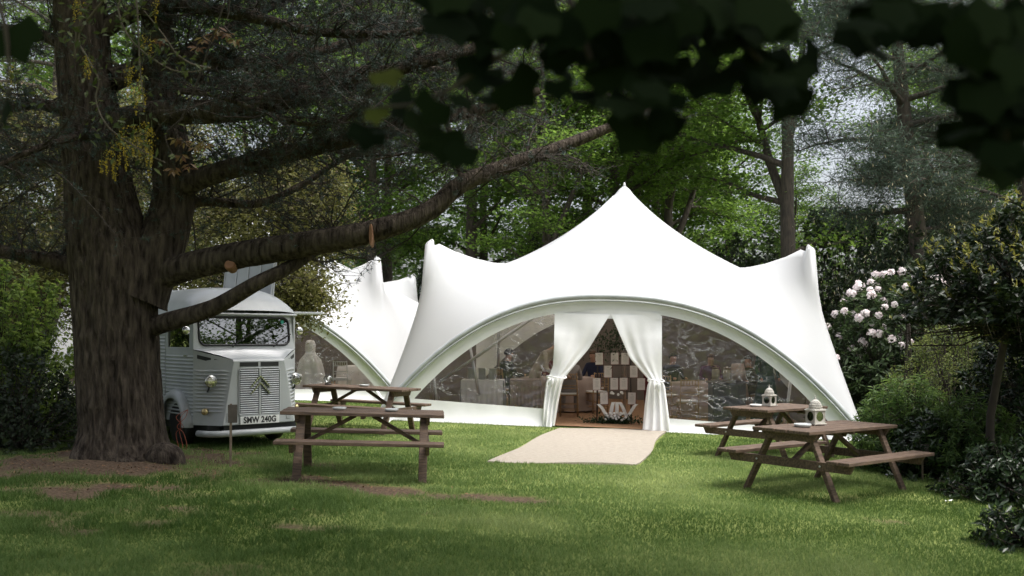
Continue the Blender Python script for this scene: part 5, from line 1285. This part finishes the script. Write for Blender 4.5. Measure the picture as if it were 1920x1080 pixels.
L_FEATH = leaf_mat('feathery_leaf', (.07, .11, .026), (.22, .26, .07), .4, .5)
L_NARROW = leaf_mat('narrow_leaf', (.04, .10, .024), (.17, .27, .065), .4, .4)
L_LAUREL = leaf_mat('laurel_leaf', (.010, .022, .009), (.030, .055, .017), .1, .25)
L_NEWGR = leaf_mat('evergreen_leaf', (.010, .022, .009), (.03, .05, .015), .15, .3, c3=(.24, .24, .045))
L_HEDGE = leaf_mat('hedge_leaf', (.07, .13, .026), (.26, .36, .07), .5, .45)
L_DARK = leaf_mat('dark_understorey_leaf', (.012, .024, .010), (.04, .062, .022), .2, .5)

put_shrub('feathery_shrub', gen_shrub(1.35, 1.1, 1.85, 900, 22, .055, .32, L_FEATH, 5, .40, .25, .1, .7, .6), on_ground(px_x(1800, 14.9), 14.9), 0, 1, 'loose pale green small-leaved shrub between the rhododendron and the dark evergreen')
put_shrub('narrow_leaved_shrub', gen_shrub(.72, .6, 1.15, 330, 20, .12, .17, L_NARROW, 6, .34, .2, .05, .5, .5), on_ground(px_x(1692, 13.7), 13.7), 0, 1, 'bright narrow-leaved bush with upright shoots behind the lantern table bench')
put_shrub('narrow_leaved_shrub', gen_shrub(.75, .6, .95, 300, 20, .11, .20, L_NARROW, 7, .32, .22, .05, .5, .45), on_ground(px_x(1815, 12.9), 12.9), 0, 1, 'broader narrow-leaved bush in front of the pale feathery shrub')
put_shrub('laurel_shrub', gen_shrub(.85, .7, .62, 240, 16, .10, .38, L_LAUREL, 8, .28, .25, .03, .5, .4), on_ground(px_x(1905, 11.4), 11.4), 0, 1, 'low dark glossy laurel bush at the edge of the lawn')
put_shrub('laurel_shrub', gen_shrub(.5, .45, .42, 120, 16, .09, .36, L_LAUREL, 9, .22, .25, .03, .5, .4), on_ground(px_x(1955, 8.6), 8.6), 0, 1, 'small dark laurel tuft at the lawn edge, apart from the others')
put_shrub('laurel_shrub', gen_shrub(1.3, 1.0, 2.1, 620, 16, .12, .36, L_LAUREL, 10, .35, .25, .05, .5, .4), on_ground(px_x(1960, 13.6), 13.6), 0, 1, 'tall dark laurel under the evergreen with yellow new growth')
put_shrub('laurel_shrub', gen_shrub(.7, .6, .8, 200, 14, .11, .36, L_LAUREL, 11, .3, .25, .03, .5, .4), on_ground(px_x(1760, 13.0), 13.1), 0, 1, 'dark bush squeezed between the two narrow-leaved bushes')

def evergreen_standard():
    Y = 12.3; g = on_ground(px_x(1930, Y), Y); root = empty('evergreen_tree', g, 0, 'dark glossy evergreen on a thin stem with yellow-green new shoots', 'tree')
    W = Wood(); W.limb([(-.50, 0, -.05), (-.48, 0, .9), (-.30, 0, 1.9), (0, 0, 2.7)], [.055, .05, .045, .03], 10)
    st, me, tip = gen_shrub(1.30, 1.0, 1.25, 620, 17, .115, .40, L_NEWGR, 12, .34, .42, .0, .55, .55)
    for nm, q in (('branches', st), ('crown', me)):
        c = bpy.data.objects.new(nm, q); col.objects.link(c); c.parent = root; c.location = (0, 0, 2.05)
    me2 = me.copy()
    c = bpy.data.objects.new('lower_crown', me); col.objects.link(c); c.parent = root; c.location = (.12, 0, 2.45); c.rotation_euler = (math.pi, 0, 1.0); c.scale = (.9, .9, .55)
    tm = W.mesh('trunk'); tm.materials.append(M_TWIG); link('trunk', tm, None, root, True)
    # clear yellow-green shoots above the outline
    P, Nr, D = [], [], []
    for t in tip:
        if t[2] > .25 and rng.random() < .45 and (t[0] < .9):
            up = unit(t * .5 + np.array([0, 0, .8])); 
            for k in range(11): P.append(t + up * (.012 * k) + rng.normal(0, .018, 3)); D.append(up + rng.normal(0, .5, 3)); Nr.append(rng.normal(0, 1, 3))
    sh = link('new_shoots', leaf_mesh('new_shoots', np.array(P), np.array(Nr), rng.uniform(.045, .085, len(P)), .34, rng.random(len(P)), .2, np.array(D)), leaf_mat('new_shoot', (.13, .15, .03), (.30, .29, .06), .4, .4), root); sh.location = (0, 0, 2.05)
evergreen_standard()

# garden posts among the right-hand shrubs
def obelisk():
    g = on_ground(px_x(1703, 15.6), 15.6); t = empty('plant_support', g, 0, 'dark four-legged plant support rising between the shrubs', 'plant support')
    for k in range(4):
        a = R(45 + 90 * k); m = MB(); m.tube([(.12 * math.cos(a), .12 * math.sin(a), 0), (.02 * math.cos(a), .02 * math.sin(a), 2.05)], .013, 6); m.build('leg', M_TWIG, t)
    for z in (1.0, 1.5, 1.85):
        r = .12 - .1 * z / 2.05; m = MB(); m.tube([(r * math.cos(a), r * math.sin(a), z) for a in np.linspace(0, 6.283, 9)[:-1]], .008, 5, closed=True); m.build('hoop', M_TWIG, t)
    m = MB(); m.lathe([(.03, 2.03), (.035, 2.06), (.0, 2.11)], (0, 0, 0), 8); m.build('cap', M_TWIG, t)
obelisk()

# left-hand bush and company
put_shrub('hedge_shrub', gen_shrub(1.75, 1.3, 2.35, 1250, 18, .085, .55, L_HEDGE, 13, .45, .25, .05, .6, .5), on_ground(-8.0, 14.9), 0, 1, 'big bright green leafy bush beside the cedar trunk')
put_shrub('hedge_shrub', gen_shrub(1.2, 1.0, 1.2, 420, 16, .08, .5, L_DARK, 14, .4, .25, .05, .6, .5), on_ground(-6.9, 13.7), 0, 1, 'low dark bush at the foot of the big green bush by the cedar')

# ------------------------------------------------------------------ trees behind
L_MAPLE = leaf_mat('maple_leaf', (.05, .115, .02), (.18, .30, .055), .6, .5)
L_MAPLE2 = leaf_mat('sycamore_leaf', (.035, .09, .016), (.13, .23, .04), .55, .5)
L_OLIVE = leaf_mat('apple_leaf', (.055, .065, .02), (.20, .20, .06), .4, .5, c3=(.38, .32, .22))
L_PINE = leaf_mat('pine_needle', (.03, .055, .036), (.11, .15, .105), .2, .6)
L_CATKIN = leaf_mat('pale_catkin', (.20, .18, .10), (.42, .38, .24), .3, .6)
maple = [gen_tree('maple', 18, 4.2, 4.6, .33, 26, 7, 46, .16, .85, .10, .60, -.01, .30, (.0, 0), M_BARK2, L_MAPLE, fork=2), gen_tree('maple', 18, 5.0, 4.8, .30, 26, 7, 46, .16, .85, .12, .62, 0, .40, (.02, 0), M_BARK2, L_MAPLE, fork=1)]
syca = [gen_tree('sycamore', 18, 3.2, 4.6, .30, 26, 6, 36, .17, .85, .22, .62, -.01, .3, (0, 0), M_BARK2, L_MAPLE2, fork=1), gen_tree('sycamore', 17, 3.0, 4.8, .28, 26, 6, 36, .18, .85, .25, .65, 0, .35, (-.01, 0), M_BARK2, L_MAPLE2)]
GB = 'trees of the wood behind the marquees'
put_tree('maple_tree', maple[0], on_ground(8.7, 31.5), 1.0, (.9, .9, 1.0), 'tall fresh green maple with forked trunk behind the peaked marquee and conifer', group=GB)
put_tree('maple_tree', maple[1], on_ground(3.8, 36.5), 2.2, .95, 'fresh green maple standing right behind the marquee peak', group=GB)
put_tree('maple_tree', maple[0], on_ground(-1.5, 37.5), 3.6, .92, 'fresh green maple behind the gap between the two marquees', group=GB)
put_tree('maple_tree', maple[1], on_ground(1.2, 33.2), 3.1, .72, 'smaller fresh green maple close behind the marquee', group=GB)
put_tree('maple_tree', maple[0], on_ground(6.2, 39.5), 5.2, .85, 'fresh green maple between the marquee peak and the forked maple', group=GB)
put_tree('maple_tree', maple[1], on_ground(-5.2, 36.5), .6, .8, 'fresh green maple behind the tip of the marquee by the van', group=GB)
lab = 'dark leafy tree in the wood behind the marquees'
for i, (x, y, s) in enumerate(((-5, 41, .9), (12.2, 43, .52), (.8, 46, 1.0), (6.5, 45, .9), (-10.5, 44, .95), (19, 46, .85), (10.2, 47, .85), (-1.5, 52, 1.1), (4.0, 53, 1.1), (-7.5, 52, 1.1), (8.6, 56, 1.1), (-15, 40, 1.0), (21.5, 40, 1.0), (-22, 50, 1.1), (25, 52, 1.1))):
    put_tree('woodland_tree', syca[i % 2], on_ground(x, y), i * 1.7, s, lab, group='dark woodland trees')
for i, (x, y, s) in enumerate(((-14, 2, .75), (14.5, 3, .7), (13, 7.2, .62), (15, 12, .7))):  # out of view, added to block sky light and darken the windscreen reflection
    put_tree('unseen_tree', syca[i % 2], on_ground(x, y), i * 1.3, s, 'leafy tree added out of view for shade and windscreen reflections', group='unseen trees added round the near lawn')
# olive-leaved apple trees behind the van and behind the cedar
apple = [gen_tree('apple', 4.6, 1.75, 1.4, .085, 24, 6, 80, .085, .5, .20, .24, -.03, .3, (.09, 0), M_TWIG, L_OLIVE, tilt=.8), gen_tree('apple', 6.2, 1.3, 2.4, .14, 26, 6, 70, .085, .5, .26, .3, -.02, .3, (-.02, 0), M_TWIG, L_OLIVE, tilt=.8)]
put_tree('apple_tree', apple[0], on_ground(-4.55, 18.6), 0, 1.0, 'olive-leaved apple tree between the van and the marquee with one clear arch')
put_tree('apple_tree', apple[1], on_ground(-7.6, 20.3), 2.0, .95, 'taller olive-leaved apple tree behind the cedar trunk')
put_tree('apple_tree', apple[1], on_ground(-10.6, 19.2), 4.0, .95, 'olive-leaved apple tree behind the big green bush')
# the leaning conifer with pale catkins
pine = gen_tree('pine', 15, 4.6, 2.7, .30, 40, 9, 95, .17, .09, .20, .36, -.03, .12, (-.10, 0), M_BARK2, L_PINE, needle=True)
pt = put_tree('pine_tree', pine, on_ground(px_x(1752, 25), 25), 0, 1.0, 'leaning blue-grey conifer with pale hanging catkins behind the rhododendron')
def catkins():
    me = pine[1]; n = len(me.vertices); co = np.empty(n * 3, np.float32); me.vertices.foreach_get('co', co); co = co.reshape(-1, 3); k = rng.choice(n, 2600); P = co[k] + rng.normal(0, .12, (2600, 3)); P = P[(P[:, 2] < 9.5) & (P[:, 2] > 3.2)]
    C = np.concatenate([P, np.stack([rng.normal(-.5, 1.5, 1200), rng.normal(-.5, 1.2, 1200), rng.uniform(2.2, 6.0, 1200)], 1)])
    d = np.tile([0, 0, -1.0], (len(C), 1)) + rng.normal(0, .2, (len(C), 3))
    link('catkins', leaf_mesh('catkins', C, rng.normal(0, 1, (len(C), 3)), rng.uniform(.06, .12, len(C)), .22, rng.random(len(C)), .1, d), L_CATKIN, pt)['kind'] = 'stuff'
catkins()
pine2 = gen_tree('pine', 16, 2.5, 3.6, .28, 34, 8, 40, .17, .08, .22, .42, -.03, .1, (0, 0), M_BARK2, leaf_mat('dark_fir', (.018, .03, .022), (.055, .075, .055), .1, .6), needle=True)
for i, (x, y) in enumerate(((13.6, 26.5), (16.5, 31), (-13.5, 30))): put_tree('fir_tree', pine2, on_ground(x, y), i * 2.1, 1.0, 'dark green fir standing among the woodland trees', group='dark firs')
# understorey filling the foot of the wood
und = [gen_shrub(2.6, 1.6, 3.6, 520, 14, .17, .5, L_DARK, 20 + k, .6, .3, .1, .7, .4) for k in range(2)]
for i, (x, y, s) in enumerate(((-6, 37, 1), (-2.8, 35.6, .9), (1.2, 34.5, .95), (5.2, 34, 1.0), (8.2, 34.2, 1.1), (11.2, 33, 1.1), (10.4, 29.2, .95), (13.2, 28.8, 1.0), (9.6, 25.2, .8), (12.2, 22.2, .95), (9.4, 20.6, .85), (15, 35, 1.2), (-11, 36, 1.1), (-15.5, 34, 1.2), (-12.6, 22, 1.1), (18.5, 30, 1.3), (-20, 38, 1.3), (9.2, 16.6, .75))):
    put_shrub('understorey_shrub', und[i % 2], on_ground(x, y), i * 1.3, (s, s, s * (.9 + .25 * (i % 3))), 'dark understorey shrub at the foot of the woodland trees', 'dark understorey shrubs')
# the wood beyond, one mass of leaves
def far_wood():
    n = 16000; x = rng.uniform(-60, 60, n); y = rng.uniform(60, 70, n); z = rng.uniform(0, 1, n) ** .8 * (7 + 4 * fbm(np.stack([x * .12, y * 0, y * 0], 1), 3, 77))
    nr = rng.normal(0, .6, (n, 3)); nr[:, 2] += 1
    o = link('far_wood', leaf_mesh('far_wood', np.stack([x, y, z], 1), nr, rng.uniform(.4, .8, n), .8, rng.random(n)), leaf_mat('far_leaf', (.03, .06, .02), (.09, .14, .04), .4)); tag(o, 'mass of far trees beyond the garden', 'wood', kind='stuff')
far_wood()
lawn(); litter(); grass()
